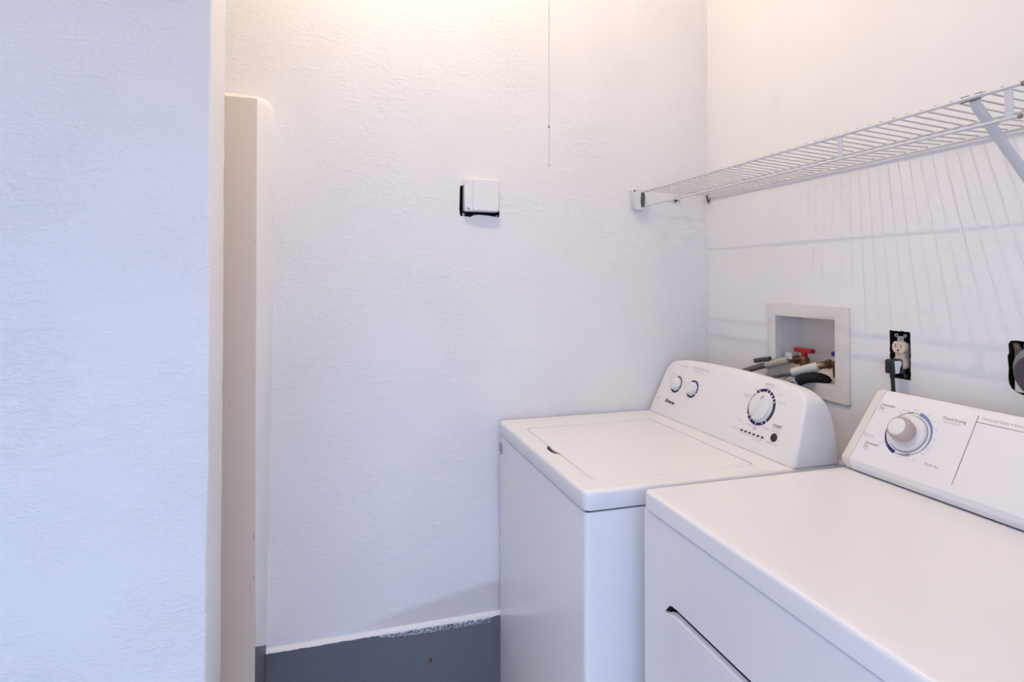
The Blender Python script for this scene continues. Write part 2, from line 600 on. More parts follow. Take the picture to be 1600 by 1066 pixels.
struct('trim_1', bm, [M['surround'], M['grey_paint']], smooth=60, label='splayed white plaster surround of the beige door frame')
bm = B()
loft(bm, [[(-0.60, YF - 0.0015, 0), (-0.1996, YF - 0.0015, 0), (-0.1996, D - 0.001, 0), (-0.60, D - 0.001, 0)],
          [(-0.60, YF - 0.0015, 1.8785), (-0.2033, YF - 0.0015, 1.8785), (-0.2033, D - 0.001, 1.8785), (-0.60, D - 0.001, 1.8785)]])
struct('trim_2', bm, M['beige'], bevel=0.002, label='beige painted door frame beside the partition')
# paint chips and scrapes on the beige frame
bm = B()
for x, z, w, h, mi in ((-0.2065, 1.478, 0.0012, 0.0035, 0), (-0.2085, 1.477, 0.0012, 0.0014, 0), (-0.205, 0.555, 0.0012, 0.008, 1),
                       (-0.206, 0.665, 0.0010, 0.016, 1), (-0.2045, 0.58, 0.0010, 0.003, 1), (-0.2130, 0.52, 0.0007, 0.022, 2), (-0.211, 0.49, 0.0006, 0.02, 2), (-0.268, 1.03, 0.0006, 0.02, 2)):
    box(bm, x - w / 2, x + w / 2, YF - 0.0024, YF - 0.001, z - h / 2, z + h / 2, mi)
chips = obj('trim_3', bm, [M['line'], M['rust'], M['greyprint']])
chips['kind'] = 'structure'; chips['label'] = 'small paint chips and scrapes on the beige frame'

# ================================================================== WASHER
WX, WY0, WY1, WT = 0.5208, 1.1888, 1.8820, 0.915
wm = thing('washing_machine', 'white top-loading washing machine in the corner, with a curved control console', 'washing machine',
           (0.88, 1.535, 0))


def rounded_block(bm, x0, x1, y0, y1, z0, z1, r, rt, n=6):
    """block with vertical corners of radius r and a rolled top edge rt"""
    cx, cy, w, h = (x0 + x1) / 2, (y0 + y1) / 2, x1 - x0, y1 - y0
    rings = []
    def ring(ins, z):
        return [(a, b, z) for a, b in rrect(w - 2 * ins, h - 2 * ins, max(r - ins, 0.002), n, cx, cy)]
    rings.append(ring(0, z0))
    for k in range(7):
        a = rad(90 * k / 6)
        rings.append(ring(rt * (1 - math.cos(a)), z1 - rt + rt * math.sin(a)))
    loft(bm, rings)


bm = B()
rounded_block(bm, WX + 0.002, 1.235, WY0 + 0.002, WY1 - 0.001, 0.02, 0.868, 0.012, 0.003)
obj('cabinet', bm, M['appliance'], wm, smooth=40)
bm = box(B(), WX + 0.008, 1.23, WY0 + 0.008, WY1 - 0.006, 0.866, 0.874)
obj('seam', bm, M['gap'], wm)

# top panel with a recessed lid opening
LU0, LU1, LV0, LV1 = 0.5705, 1.002, 1.2455, 1.7500      # x and y extents of the lid
bm = B()
cx, cy, w, h = (WX - 0.001 + 1.238) / 2, (WY0 + WY1) / 2, 1.238 - WX + 0.001, WY1 - WY0
def tring(ins, z, r=0.022):
    return [(a, b, z) for a, b in rrect(w - 2 * ins, h - 2 * ins, max(r - ins, 0.002), 8, cx, cy)]
rings = [tring(0.001, 0.8725, 0.018), tring(0.0, 0.874, 0.018)]
rt = 0.010
for k in range(8):
    a = rad(90 * k / 7)
    rings.append(tring(rt * (1 - math.cos(a)), WT - rt + rt * math.sin(a), 0.018))
Rr = loft(bm, rings, cap=False)
bm.faces.new(list(reversed(Rr[0])))
# lid hole
lc = ((LU0 + LU1) / 2, (LV0 + LV1) / 2)
hole = rrect(LU1 - LU0, LV1 - LV0, 0.016, 6, *lc)
HX0, HY0, HY1 = 0.5560, 1.463, 1.556           # notch for the finger recess
# insert notch into the hole outline (left side x = LU0 going from +y to -y)
hl = []
for i, (a, b) in enumerate(hole):
    hl.append((a, b))
    nxt = hole[(i + 1) % len(hole)]
    if abs(a - LU0) < 1e-4 and abs(nxt[0] - LU0) < 1e-4 and b > nxt[1]:
        hl += [(LU0, HY1), (LU0 - 0.005, HY1 - 0.012), (HX0 + 0.001, HY1 - 0.032), (HX0, HY1 - 0.06), (HX0 + 0.003, HY0 + 0.016), (LU0 - 0.003, HY0 + 0.003), (LU0, HY0)]
outer_top = [(v.co.x, v.co.y) for v in Rr[-1]]
loops = [[Vector((a, b, 0)) for a, b in outer_top], [Vector((a, b, 0)) for a, b in hl]]
hv = [bm.verts.new((a, b, WT)) for a, b in hl]
allv = list(Rr[-1]) + hv
for t in tessellate_polygon(loops):
    try:
        bm.faces.new([allv[i] for i in t])
    except ValueError:
        pass
hv2 = [bm.verts.new((a, b, WT - 0.016)) for a, b in hl]
nh = len(hl)
for i in range(nh):
    bm.faces.new((hv[i], hv[(i + 1) % nh], hv2[(i + 1) % nh], hv2[i]))
bm.faces.new(hv2)
obj('top_panel', bm, M['appliance'], wm, smooth=35)
# lid, flush, with a turned-up finger edge at the front
bm = B()
lw, lh = LU1 - LU0 - 0.0044, LV1 - LV0 - 0.0040
rings = []
for ins, z in ((0, WT - 0.010), (0, WT - 0.0022), (0.0006, WT - 0.0006), (0.0022, WT + 0.0004), (0.006, WT + 0.0006)):
    rings.append([(a, b, z) for a, b in rrect(lw - 2 * ins, lh - 2 * ins, 0.0145 - ins, 8, *lc)])
loft(bm, rings)
lid = obj('lid', bm, M['appliance'], wm, smooth=30)
bm = B()
pr_ = [(LU0 + 0.0035, HY1 - 0.004), (LU0 - 0.001, HY1 - 0.022), (LU0 - 0.0035, (HY0 + HY1) / 2), (LU0 - 0.001, HY0 + 0.016), (LU0 + 0.0035, HY0 + 0.002), (LU0 + 0.012, HY0 + 0.002), (LU0 + 0.012, HY1 - 0.004)]
loft(bm, [[(a, b, WT - 0.004) for a, b in pr_], [(a, b, WT + 0.0022) for a, b in pr_]])
obj('finger_lip', bm, M['appliance'], lid, bevel=0.001)
bm = B()
rc_ = [(LU0 + 0.010, HY1 + 0.002), (LU0 - 0.0055, HY1 - 0.012), (HX0 + 0.0005, HY1 - 0.032), (HX0 - 0.0005, HY1 - 0.06), (HX0 + 0.0025, HY0 + 0.016), (LU0 - 0.0035, HY0 + 0.002), (LU0 + 0.010, HY0 - 0.001)]
loft(bm, [[(a, b, WT - 0.015) for a, b in rc_], [(a, b, WT - 0.0030) for a, b in rc_]])
obj('finger_recess', bm, M['gap'], wm)  # dark block filling the recess, its shade painted in
for yy in (1.2505, 1.742):
    bm = box(B(), LU1 - 0.003, LU1 + 0.004, yy - 0.0035, yy + 0.0035, WT - 0.002, WT + 0.0012)
    obj('hinge_stub', bm, M['console'], wm, bevel=0.001)

# console: tilted front, drafted rounded ends, slightly domed top
T22 = math.tan(rad(22))
def interp(tab, z):
    for (z0, v0), (z1, v1) in zip(tab, tab[1:]):
        if z <= z1:
            return v0 + (v1 - v0) * (z - z0) / (z1 - z0)
    return tab[-1][1]
REAR = [(0.9155, 1.212), (0.985, 1.2115), (1.010, 1.2095), (1.030, 1.2055), (1.050, 1.1985), (1.066, 1.190), (1.080, 1.181), (1.092, 1.172), (1.100, 1.165), (1.106, 1.159), (1.108, 1.156)]
ENDO = [(0.9155, 0.0), (0.965, 0.0075), (1.010, 0.0150), (1.045, 0.0195), (1.062, 0.0235), (1.074, 0.0300), (1.083, 0.0400), (1.0895, 0.0530), (1.0945, 0.0720), (1.0985, 0.1030), (1.1020, 0.1550), (1.1050, 0.2200), (1.1070, 0.2850), (1.108, 0.3350)]
bm = B()
rings = []
zs_ = sorted(set([0.9158, 0.94] + [z for z, _ in REAR[1:]] + [z for z, _ in ENDO[1:]]))
for z in zs_:
    xf, xr, o_ = 1.067 + (z - 0.9155) * T22, interp(REAR, z), interp(ENDO, z)
    if z > 1.098:
        xf += (z - 1.098) * 0.55
    yl, yr = 1.880 - o_, WY0 + 0.0005 + o_
    wx_, wy_ = xr - xf, yl - yr
    rr_ = min(0.010, wx_ * 0.45, wy_ * 0.45)
    rings.append([(p_, q_, z) for p_, q_ in rrect(wx_, wy_, rr_, 5, (xf + xr) / 2, (yl + yr) / 2)])
loft(bm, rings)
con = obj('console', bm, M['console'], wm, smooth=50)
bm = box(B(), 1.0725, 1.205, WY0 + 0.006, 1.874, WT, 0.9170)
obj('console_seam', bm, M['gap'], con)

FW = Frame((1.067, 1.880, 0.9155), (0, -1, 0), (math.sin(rad(22)), 0, math.cos(rad(22))))
E0, E1 = 0.0001, 0.0006
# big cycle dial
DU, DV = 0.5235, 0.1210
bm = B()
for a0, a1, mi in ((70.5, 131.5, 0), (42, 66, 0), (-42.5, 37.5, 1), (-137.5, -47, 0), (-222, -142, 1)):
    if a0 == -222:
        arc(bm, FW, DU, DV, (0.0445, 0.0440), (0.0475, 0.0505), a0, a1, E0, E1, mi=mi)
    else:
        arc(bm, FW, DU, DV, 0.0430, 0.0512, a0, a1, E0, E1, mi=mi)
for a in (118, 82, 53, 27, -62, -90, -122):
    arc(bm, FW, DU, DV, 0.0425, 0.0490 if a != 27 else 0.0505, a - 1.8, a + 1.8, E1, E1 + 0.0003, mi=2)
obj('dial_ring', bm, [M['navy'], M['charcoal'], M['console']], con)
bm = B()
lathe(bm, FW, DU, DV, [(0.0418, 0.0006), (0.0418, 0.0020), (0.0405, 0.0030), (0.0388, 0.0034), (0.0382, 0.0062), (0.0368, 0.0088), (0.030, 0.0106), (0.015, 0.0118), (0.002, 0.0120)], 64)
dial = obj('cycle_dial', bm, M['knob'], con, smooth=40)
# grip ridge across the dial, at about 55 degrees
bm = B()
an = rad(62)
ca, sa = math.cos(an), math.sin(an)
def rot(a, b):
    return (DU + a * ca - b * sa, DV + a * sa + b * ca)
rings = []
for k in range(13):
    t = -1 + 2 * k / 12
    wv = 0.0075 * math.sqrt(max(0.02, 1 - t * t)) + 0.001
    hh = 0.0108 + 0.0075 * math.sqrt(max(0.0, 1 - (t * 0.98) ** 2))
    L = 0.0355 * t
    base = [(-wv * 1.6, 0.0070), (-wv * 0.7, hh * 0.92), (0, hh), (wv * 0.7, hh * 0.92), (wv * 1.6, 0.0070)]
    rings.append([FW.p(*rot(L, b), c) for b, c in base])
loft(bm, rings)
obj('grip', bm, M['knob'], dial, smooth=60)
bm = B()
slab(bm, FW, [rot(0.021, -0.0006), rot(0.034, -0.0006), rot(0.034, 0.0006), rot(0.021, 0.0006)], 0.0100, 0.0192)
obj('pointer', bm, M['palegrey'], dial)

for nm, ku, kv, a0, a1, gaps in (('load_size_knob', 0.1135, 0.1140, -27, 100, (78, 62, 45, 20, 0)), ('temperature_knob', 0.2060, 0.1140, -22, 128, (85, 20, -5))):
    bm = B()
    arc(bm, FW, ku, kv, 0.0232, 0.0290, a0, a1, E0, E1, mi=0)
    arc(bm, FW, ku, kv, 0.0232, 0.0290, -155, -34, E0, E1, mi=1)
    for g in gaps:
        arc(bm, FW, ku, kv, 0.0225, 0.0262, g - 2.4, g + 2.4, E1, E1 + 0.0003, mi=2)
    obj('dial_ring', bm, [M['navy'], M['black'], M['console']], con)
    bm = B()
    lathe(bm, FW, ku, kv, [(0.0225, 0.0005), (0.0220, 0.004), (0.0200, 0.006), (0.0195, 0.014), (0.0175, 0.0165), (0.008, 0.0172), (0.001, 0.0173)], 40)
    kn = obj(nm, bm, M['knob'], con, smooth=40)
    bm = B()
    rings = []
    for k in range(9):
        t = -1 + 2 * k / 8
        wv = 0.0042 * math.sqrt(max(0.03, 1 - t * t)) + 0.0004
        hh = 0.0165 + 0.006 * math.sqrt(max(0, 1 - (0.97 * t) ** 2))
        L = 0.0180 * t
        c2, s2 = math.cos(rad(80)), math.sin(rad(80))
        rings.append([FW.p(ku + L * c2 - b * s2, kv + L * s2 + b * c2, c) for b, c in ((-wv * 1.5, 0.013), (-wv * .7, hh * .95), (0, hh), (wv * .7, hh * .95), (wv * 1.5, 0.013))])
    loft(bm, rings)
    obj('grip', bm, M['knob'], kn, smooth=60)

# start button, status lights
bm = B()
lathe(bm, FW, 0.6012, 0.0546, [(0.0112, 0.0001), (0.0112, 0.0012), (0.0100, 0.0022), (0.006, 0.0018), (0.001, 0.0016)], 32)
obj('start_button', bm, M['brownred'], con, smooth=40)
for k in range(6):
    bm = B()
    slab(bm, FW, rrect(0.0088, 0.0050, 0.0022, 4, 0.4798 + 0.0165 * k, 0.0449), 0.0001, 0.0010)
    obj('status_light', bm, M['black'], con)

# printed words
bm = B()
text(bm, FW, 'START', 0.5860, 0.6180, 0.0800, 0.0085, bold=0.01)
obj('start_lettering', bm, M['charcoal'], con)
bm = B()
T = [('LOAD SIZE', 0.1015, 0.1473, 0.1765, 0.0055), ('WASH TEMPERATURE', 0.1738, 0.2574, 0.1790, 0.0062), ('All Rinses Cold', 0.193, 0.233, 0.1700, 0.0040),
     ('NORMAL', 0.5129, 0.5487, 0.1820, 0.0070), ('Heavy', 0.520, 0.541, 0.1745, 0.0042), ('Light', 0.478, 0.496, 0.1630, 0.0045),
     ('Delicate', 0.4425, 0.4760, 0.1420, 0.0042), ('& Knits', 0.4460, 0.4700, 0.1350, 0.0042), ('Soak', 0.566, 0.585, 0.1640, 0.0042),
     ('Rinse', 0.5800, 0.6040, 0.1440, 0.0045), ('Casual', 0.4480, 0.4720, 0.0690, 0.0045), ('Rinse & Spin', 0.4930, 0.5330, 0.0640, 0.0042),
     ('Pre Wash', 0.5480, 0.5760, 0.0690, 0.0042), ('STATUS', 0.4380, 0.4700, 0.0432, 0.0045), ('or Pause', 0.5920, 0.6120, 0.0740, 0.0034), ('Press to Start', 0.587, 0.619, 0.0690, 0.0034),
     ('Fill', 0.4760, 0.4860, 0.0370, 0.0030), ('Wash', 0.4900, 0.5030, 0.0370, 0.0030), ('Rinse', 0.5065, 0.5190, 0.0370, 0.0030), ('Spin', 0.5235, 0.5350, 0.0370, 0.0030),
     ('Locked', 0.5385, 0.5530, 0.0370, 0.0030), ('Done', 0.5560, 0.5680, 0.0370, 0.0030), ('Lid Lock', 0.525, 0.561, 0.0310, 0.0032),
     ('MEDIUM', 0.0720, 0.1010, 0.1440, 0.0034), ('Large', 0.0650, 0.0780, 0.1300, 0.0034), ('Small', 0.0640, 0.0780, 0.1230, 0.0034), ('Super', 0.118, 0.141, 0.1450, 0.0036),
     ('Hot', 0.139, 0.147, 0.138, 0.0034), ('Warm', 0.1445, 0.170, 0.1270, 0.0036), ('Cool', 0.152, 0.165, 0.119, 0.0034), ('Cold', 0.152, 0.164, 0.112, 0.0034), ('Hot', 0.240, 0.249, 0.129, 0.0040), ('Warm', 0.238, 0.250, 0.0985, 0.0040)]
words(FW, con, M['palegrey'], T)
lathe(bm, FW, 0.0385, 0.0535, [(0.0030, 0.0001), (0.0030, 0.0005)], 12)
obj('printed_mark', bm, M['palegrey'], con)
words(FW, con, M['palegrey'], [('Commercial', 0.0280, 0.0500, 0.0455, 0.0030)])
words(FW, con, M['greyprint'], [('OFF', 0.519, 0.533, 0.0575, 0.0048, 0.01), ('CANCEL', 0.5810, 0.6010, 0.0365, 0.0042, 0.01), ('3 sec', 0.6040, 0.6200, 0.0365, 0.0034)])
bm = B()
text(bm, FW, 'A', 0.0770, 0.0935, 0.0455, 0.0155, shear=0.35, bold=0.02)
text(bm, FW, 'mana', 0.0925, 0.1370, 0.0460, 0.0088, shear=0.35, bold=0.03)
obj('logo_lettering', bm, M['black'], con)

# round badge on the front, near the wall
FF = Frame((WX + 0.0019, 1.8560, 0.8300), (0, -1, 0), (0, 0, 1))
bm = B()
FFb = Frame((WX + 0.0019, 1.8560, 0.8300), (0, -1, 0), (0, 0, 1))
lathe(bm, FFb, 0, 0, [(0.0175, -0.0006), (0.0175, 0.0010), (0.0165, 0.0016)], 32, mi=0)
arc(bm, FFb, 0, 0, 0.0150, 0.0178, 0, 359.9, 0.0012, 0.0024, mi=1)
arc(bm, FFb, 0.003, 0.002, 0.0055, 0.0090, 60, 300, 0.0014, 0.0024, mi=1)
arc(bm, FFb, -0.003, -0.003, 0.0035, 0.0065, 230, 420, 0.0014, 0.0026, mi=1)
badge = obj('badge', bm, [M['knob'], M['badge']], wm)

# ================================================================== DRYER
DX0, DY1, DT = 0.6240, 1.1219, 0.9345
DY0 = 0.385
dr = thing('clothes_dryer', 'white clothes dryer at right with a wide flat top and a taupe timer knob', 'dryer', (0.94, 0.75, 0))
ZL = 0.8970
bm = B()
rounded_block(bm, DX0 + 0.050, 1.262, DY0 + 0.002, DY1 - 0.002, 0.02, ZL - 0.002, 0.006, 0.004)
obj('cabinet', bm, M['appliance_dryer'], dr, smooth=40)
bm = box(B(), DX0 + 0.0095, 1.25, DY0 + 0.006, DY1 - 0.008, ZL - 0.004, ZL + 0.003)
obj('seam', bm, M['gap'], dr)
# front panel: a height field with the scooped pull groove over the door
def sm(a, b, x):
    t = min(1, max(0, (x - a) / (b - a)))
    return t * t * (3 - 2 * t)
bm = B()
ys = sorted(set([DY0 + (DY1 - DY0) * k / 60 for k in range(61)] + [0.985 + 0.0015 * k for k in range(54)]))
zs = sorted(set([0.03 + 0.66 * k / 12 for k in range(13)] + [0.69 + 0.0010 * k for k in range(72)] + [0.765, 0.79, 0.82, 0.85, 0.878, 0.882, 0.886, 0.889, 0.8915, 0.8928, 0.8934]))
GZ = 0.7440
def gtop(y):
    # upper lip of the groove; turns down at the far end
    t = sm(1.005, 1.052, y)
    return GZ - 0.030 * t * t
def fdepth(y, z):
    d = 0.0
    end = sm(1.056, 1.012, y) * sm(DY0 + 0.05, DY0 + 0.09, y)
    gt = gtop(y)
    gb = 0.7270 - 0.0085 * sm(1.0, 1.05, y)
    if z <= gt and z >= gb:
        k = (z - gb) / max(1e-4, gt - gb)
        d = (0.024 * k if k < 0.395 else 0.034) * end
    if z > 0.886:
        q = (z - 0.886) / (0.8934 - 0.886)
        d += 0.0050 * (1 - math.sqrt(max(0, 1 - q * q)))
    return d
cols = []
for y in ys:
    cols.append([bm.verts.new((DX0 + 0.003 + fdepth(y, z), y, z)) for z in zs])
for a, b in zip(cols, cols[1:]):
    for i in range(len(zs) - 1):
        f = bm.faces.new((a[i], a[i + 1], b[i + 1], b[i]))
        if max(v.co.x for v in f.verts) > DX0 + 0.0140 and a[i].co.z < 0.80:
            f.material_index = 1          # open slot behind the pull, its deep shade painted dark
# returns at the sides, top and bottom
for c, yy in ((cols[0], DY0), (cols[-1], DY1)):
    back = [bm.verts.new((DX0 + 0.052, v.co.y, v.co.z)) for v in c]
    for i in range(len(c) - 1):
        bm.faces.new((c[i], c[i + 1], back[i + 1], back[i]))
top = [c[-1] for c in cols]
tb = [bm.verts.new((DX0 + 0.052, v.co.y, v.co.z)) for v in top]
for i in range(len(top) - 1):
    bm.faces.new((top[i], top[i + 1], tb[i + 1], tb[i]))
obj('front_panel', bm, [M['appliance_dryer'], M['gap']], dr, smooth=30)
# top panel
bm = B()
cx, cy, w, h = (DX0 + 1.272) / 2, (DY0 + DY1) / 2, 1.272 - DX0, DY1 - DY0
def dring(ins, z, r=0.014):
    return [(a, b, z) for a, b in rrect(w - 2 * ins, h - 2 * ins, max(r - ins, 0.002), 8, cx, cy)]
rings = [dring(0.0012, ZL, 0.012), dring(0, ZL + 0.0012)]
rt = 0.008
for k in range(8):
    a = rad(90 * k / 7)
    rings.append(dring(rt * (1 - math.cos(a)), DT - rt + rt * math.sin(a)))
rings.append(dring(0.030, DT, 0.014))
rings.append(dring(0.034, DT - 0.0007, 0.014))
loft(bm, rings)
obj('top_panel', bm, M['appliance_dryer'], dr, smooth=35)
# door below the groove
bm = B()
slabpts = rrect(0.54, 0.60, 0.03, 8, 0, 0)
FD = Frame((DX0 + 0.0028, (DY0 + DY1) / 2, 0.4170), (0, -1, 0), (0, 0, 1))
loft(bm, [[FD.p(a, b, 0.0) for a, b in slabpts], [FD.p(a * 0.9995, b * 0.9995, 0.0006) for a, b in slabpts]])
obj('door', bm, M['appliance_dryer'], dr, smooth=30)

# dryer console
A30 = rad(30)
CX0, CZ0 = 1.137, 0.962
FDR = Frame((CX0, 1.120, CZ0), (0, -1, 0), (math.sin(A30), 0, math.cos(A30)))
LEN = 0.7350
VT = 0.1830
def cap_section(U, ins=0.0, sh=0.0):
    """side profile (x,z) of the console at distance U"""
    pts = []
    f = FDR
    P = [(-0.0002 + 0.002, 0.004), ]
    prof2 = [(0.026, -0.0265), (0.010, -0.0255), (0.001, -0.012), (0.000, 0.000)]
    out = [(CX0 + a + ins * 0.8, CZ0 + b + (ins if b < -0.02 else 0)) for a, b in prof2]
    # slanted face
    for V in (0.010, 0.06, 0.12, VT - 0.014 - ins):
        p = f.p(U, V, -ins)
        out.append((p.x, p.z))
    p = f.p(U, VT - 0.004 - ins, -0.004 - ins); out.append((p.x, p.z))
    p = f.p(U, VT - ins, -0.014 - ins); out.append((p.x, p.z))
    out.append((1.268, f.p(U, VT - ins, -0.014 - ins).z - 0.006))
    out.append((1.268, CZ0 - 0.0265 + ins))
    return out
bm = B()
rings = []
for U, ins, tip in ((0.0005, 0.010, 1), (0.0015, 0.005, 1), (0.004, 0.002, 1), (0.009, 0.0, 1), (0.026, 0.0, 1)):
    ring = []
    for x, z in cap_section(U, ins):
        y = 1.120 - U
        lean = 0.020 * max(0, (z - CZ0)) / 0.155       # left end leans inwards as it rises
        ring.append((x, y - lean, z))
    rings.append(ring)
loft(bm, rings)
dcon = obj('console', bm, M['cap'], dr, smooth=40)
dcon['label'] = 'cream end cap of the dryer console'
bm = B()
rings = []
for U, ins in ((0.0262, 0.0012), (0.0275, 0.0), (LEN - 0.03, 0.0)):
    ring = []
    for x, z in cap_section(U, ins):
        lean = 0.020 * max(0, (z - CZ0)) / 0.155 * (1 if U < 0.1 else 0)
        ring.append((x, 1.120 - U - lean, z))
    rings.append(ring)
loft(bm, rings)
pan = obj('control_panel', bm, M['panel'], dr, smooth=25)
bm = B()
box(bm, CX0 + 0.012, 1.262, DY0 + 0.01, 1.112, DT - 0.001, CZ0 - 0.025)
obj('console_seam', bm, M['gap'], dr)
# little foot in the gap between the two machines
bm = box(B(), 1.150, 1.164, 1.1215, 1.133, DT - 0.010, DT + 0.002)
obj('cap_clip', bm, M['greyprint'], dr, bevel=0.001)

# end cap at the far right (outside the picture)
bm = B()
loft(bm, [[(x, 1.120 - (LEN - 0.03), z) for x, z in cap_section(0.5)], [(x, 1.120 - LEN, z) for x, z in cap_section(0.5, 0.006)]])
obj('console_cap', bm, M['cap'], dr, smooth=40)

TU, TV = 0.1360, 0.0915
bm = B()
lathe(bm, FDR, TU, TV, [(0.0425, 0.0002), (0.0425, 0.0010), (0.0410, 0.0014)], 64)
obj('dial_ring', bm, M['greyprint'], pan, smooth=30)
bm = B()
lathe(bm, FDR, TU, TV, [(0.0405, 0.0012), (0.0402, 0.0055), (0.0385, 0.0078), (0.0260, 0.0092), (0.0200, 0.0100), (0.010, 0.0105)], 64)
tk = obj('timer_dial', bm, M['knob'], pan, smooth=40)
bm = B()
lathe(bm, FDR, TU, TV, [(0.0235, 0.0085), (0.0250, 0.014), (0.0262, 0.022), (0.0255, 0.029), (0.0235, 0.0340), (0.0205, 0.0362), (0.0190, 0.0364), (0.008, 0.0364)], 48)
grip = obj('grip', bm, M['taupe'], tk, smooth=40)
grip['label'] = 'taupe grip of the timer dial'
bm = B()
lathe(bm, FDR, TU, TV, [(0.0188, 0.0358), (0.0188, 0.0374), (0.0175, 0.0378), (0.002, 0.0380)], 40)
obj('grip_face', bm, M['knob'], tk, smooth=40)
bm = B()
arc(bm, FDR, TU, TV, (0.0450, 0.0488), (0.0528, 0.0500), 80, -40, E0, E1, steps=40, mi=1)
arc(bm, FDR, TU, TV, (0.0500, 0.0445), (0.0508, 0.0528), 176, 254, E0, E1, steps=30, mi=0)
arc(bm, FDR, TU, TV, (0.0485, 0.0440), (0.0490, 0.0510), -106, -64, E0, E1, steps=20, mi=2)
arc(bm, FDR, TU, TV, 0.0480, 0.0487, -62, -40, E0, E1, mi=3)
arc(bm, FDR, TU, TV, 0.0480, 0.0487, 254, 262, E0, E1, mi=3)
arc(bm, FDR, TU, TV, 0.0480, 0.0487, 82, 160, E0, E1, mi=3)
arc(bm, FDR, TU, TV, (0.0475, 0.0475), (0.0492, 0.0492), 98, 112, E0, E1, mi=3)
for k in range(5):
    a = 188 + 9 * k
    arc(bm, FDR, TU, TV, 0.0432, 0.0465 + 0.0005 * k, a - 1, a + 1, E1, E1 + 0.0003, mi=4)
for k in range(3):
    a = 48 - 26 * k
    arc(bm, FDR, TU, TV, 0.0440, 0.0468, a - 1, a + 1, E1, E1 + 0.0003, mi=4)
obj('dial_scale', bm, [M['dryer_navy'], M['lilac'], M['greyprint'], M['line'], M['panel']], pan)
words(FDR, pan, M['greyprint'], [('Automatic', 0.0482, 0.0835, 0.1405, 0.0064, 0.012), ('Dry', 0.0482, 0.0605, 0.1315, 0.0072, 0.012),
      ('Automatic', 0.0485, 0.0840, 0.0450, 0.0064, 0.012), ('Dry', 0.0490, 0.0610, 0.0358, 0.0072, 0.012),
      ('Timed Drying', 0.1925, 0.2400, 0.1410, 0.0066, 0.008), ('Fluff Air', 0.1933, 0.2230, 0.0370, 0.0058)])
for a, b in ((0.0356, 0.0683), (0.0909, 0.0603), (0.1010, 0.1335), (0.3195, 0.1600)):
    bm = B()
    lathe(bm, FDR, a, b, [(0.0012, E0), (0.0012, E1)], 12)
    obj('printed_dot', bm, M['greyprint'], pan)
words(FDR, pan, M['palegrey'], (('no heat', 0.0500, 0.0640, 0.1255, 0.0030), ('cool', 0.0510, 0.0620, 0.0300, 0.0030), ('Energy Preferred', 0.0380, 0.0630, 0.0655, 0.0032),
                        ('Automatic Setting', 0.0380, 0.0630, 0.0610, 0.0032), ('with Auto Cool Down', 0.1960, 0.2320, 0.1345, 0.0040),
                        ('Commercial Quality', 0.2650, 0.3150, 0.1570, 0.0062), ('Extra Large Capacity', 0.3240, 0.3850, 0.1570, 0.0062),
                        ('OFF', 0.128, 0.137, 0.1455, 0.0032), ('OFF', 0.132, 0.140, 0.0350, 0.0032), ('OFF', 0.179, 0.187, 0.0560, 0.0032), ('60', 0.163, 0.168, 0.1405, 0.0030), ('50', 0.178, 0.183, 0.1290, 0.0030),
                        ('40', 0.189, 0.194, 0.112, 0.0030), ('30', 0.191, 0.196, 0.0925, 0.0030), ('20', 0.189, 0.194, 0.0760, 0.0030), ('10', 0.187, 0.192, 0.068, 0.0030),
                        ('10', 0.155, 0.160, 0.0350, 0.0030), ('20', 0.168, 0.173, 0.0390, 0.0030), ('Very Dry', 0.1020, 0.1220, 0.1400, 0.0030), ('Less', 0.080, 0.088, 0.054, 0.0030)))
bm = B()
slab(bm, FDR, [(0.2571, 0.0165), (0.2579, 0.0165), (0.2579, 0.1640), (0.2571, 0.1640)], E0, E1)
slab(bm, FDR, [(0.2579, 0.1498), (0.62, 0.1498), (0.62, 0.1506), (0.2579, 0.1506)], E0, E1)
obj('divider_lines', bm, M['line'], pan)

# ================================================================== WIRE SHELF
SX, SZ, SY0, SY1 = 1.0484, 1.6830, 0.6680, 1.8905
RAILX = 1.3175
RZ = 1.6745
sh = thing('wire_shelf', 'white vinyl-coated wire shelf fixed high along the right wall', 'shelf', (RAILX, 1.28, SZ))
def capd(bm, p, r_, mi):
    tube(bm, [(p[0], p[1] + 0.001, p[2]), (p[0], p[1] - 0.003, p[2])], r_, 12, mi=mi)
bm = tube(B(), [(SX, SY1, SZ), (SX, SY0, SZ)], 0.0032, 12)
top_rod = obj('front_rod', bm, M['shelf'], sh, smooth=50)
bm = B(); capd(bm, (SX, SY0, SZ), 0.0044, 0)
obj('end_cap', bm, M['shelf_cap'], top_rod, smooth=50)
LRZ = 1.6330
bm = tube(B(), [(SX + 0.004, SY1, LRZ), (SX + 0.004, SY0 + 0.008, LRZ)], 0.0030, 12)
low_rod = obj('lip_rod', bm, M['shelf'], sh, smooth=50)
bm = B(); capd(bm, (SX + 0.004, SY0 + 0.008, LRZ), 0.0041, 0)
obj('end_cap', bm, M['shelf_cap'], low_rod, smooth=50)
bm = tube(B(), [(RAILX, SY1 - 0.004, RZ), (RAILX, SY0, RZ)], 0.0030, 10)
obj('back_rod', bm, M['shelf'], sh, smooth=50)
MX, MZ = 1.188, 1.6745
bm = tube(B(), [(MX, SY1, MZ), (MX, SY0, MZ)], 0.0026, 10)
obj('middle_rod', bm, M['shelf'], sh, smooth=50)
bm = B()
y = SY0 + 0.004
while y < SY1 - 0.006:
    tube(bm, [(SX - 0.0005, y, SZ + 0.0045), (MX, y, MZ + 0.0035), (RAILX - 0.001, y, RZ + 0.0035), (RAILX + 0.001, y, RZ + 0.001)], 0.0017, 6)
    y += 0.0282
obj('deck_wires', bm, M['shelf_wire'], sh, smooth=60)
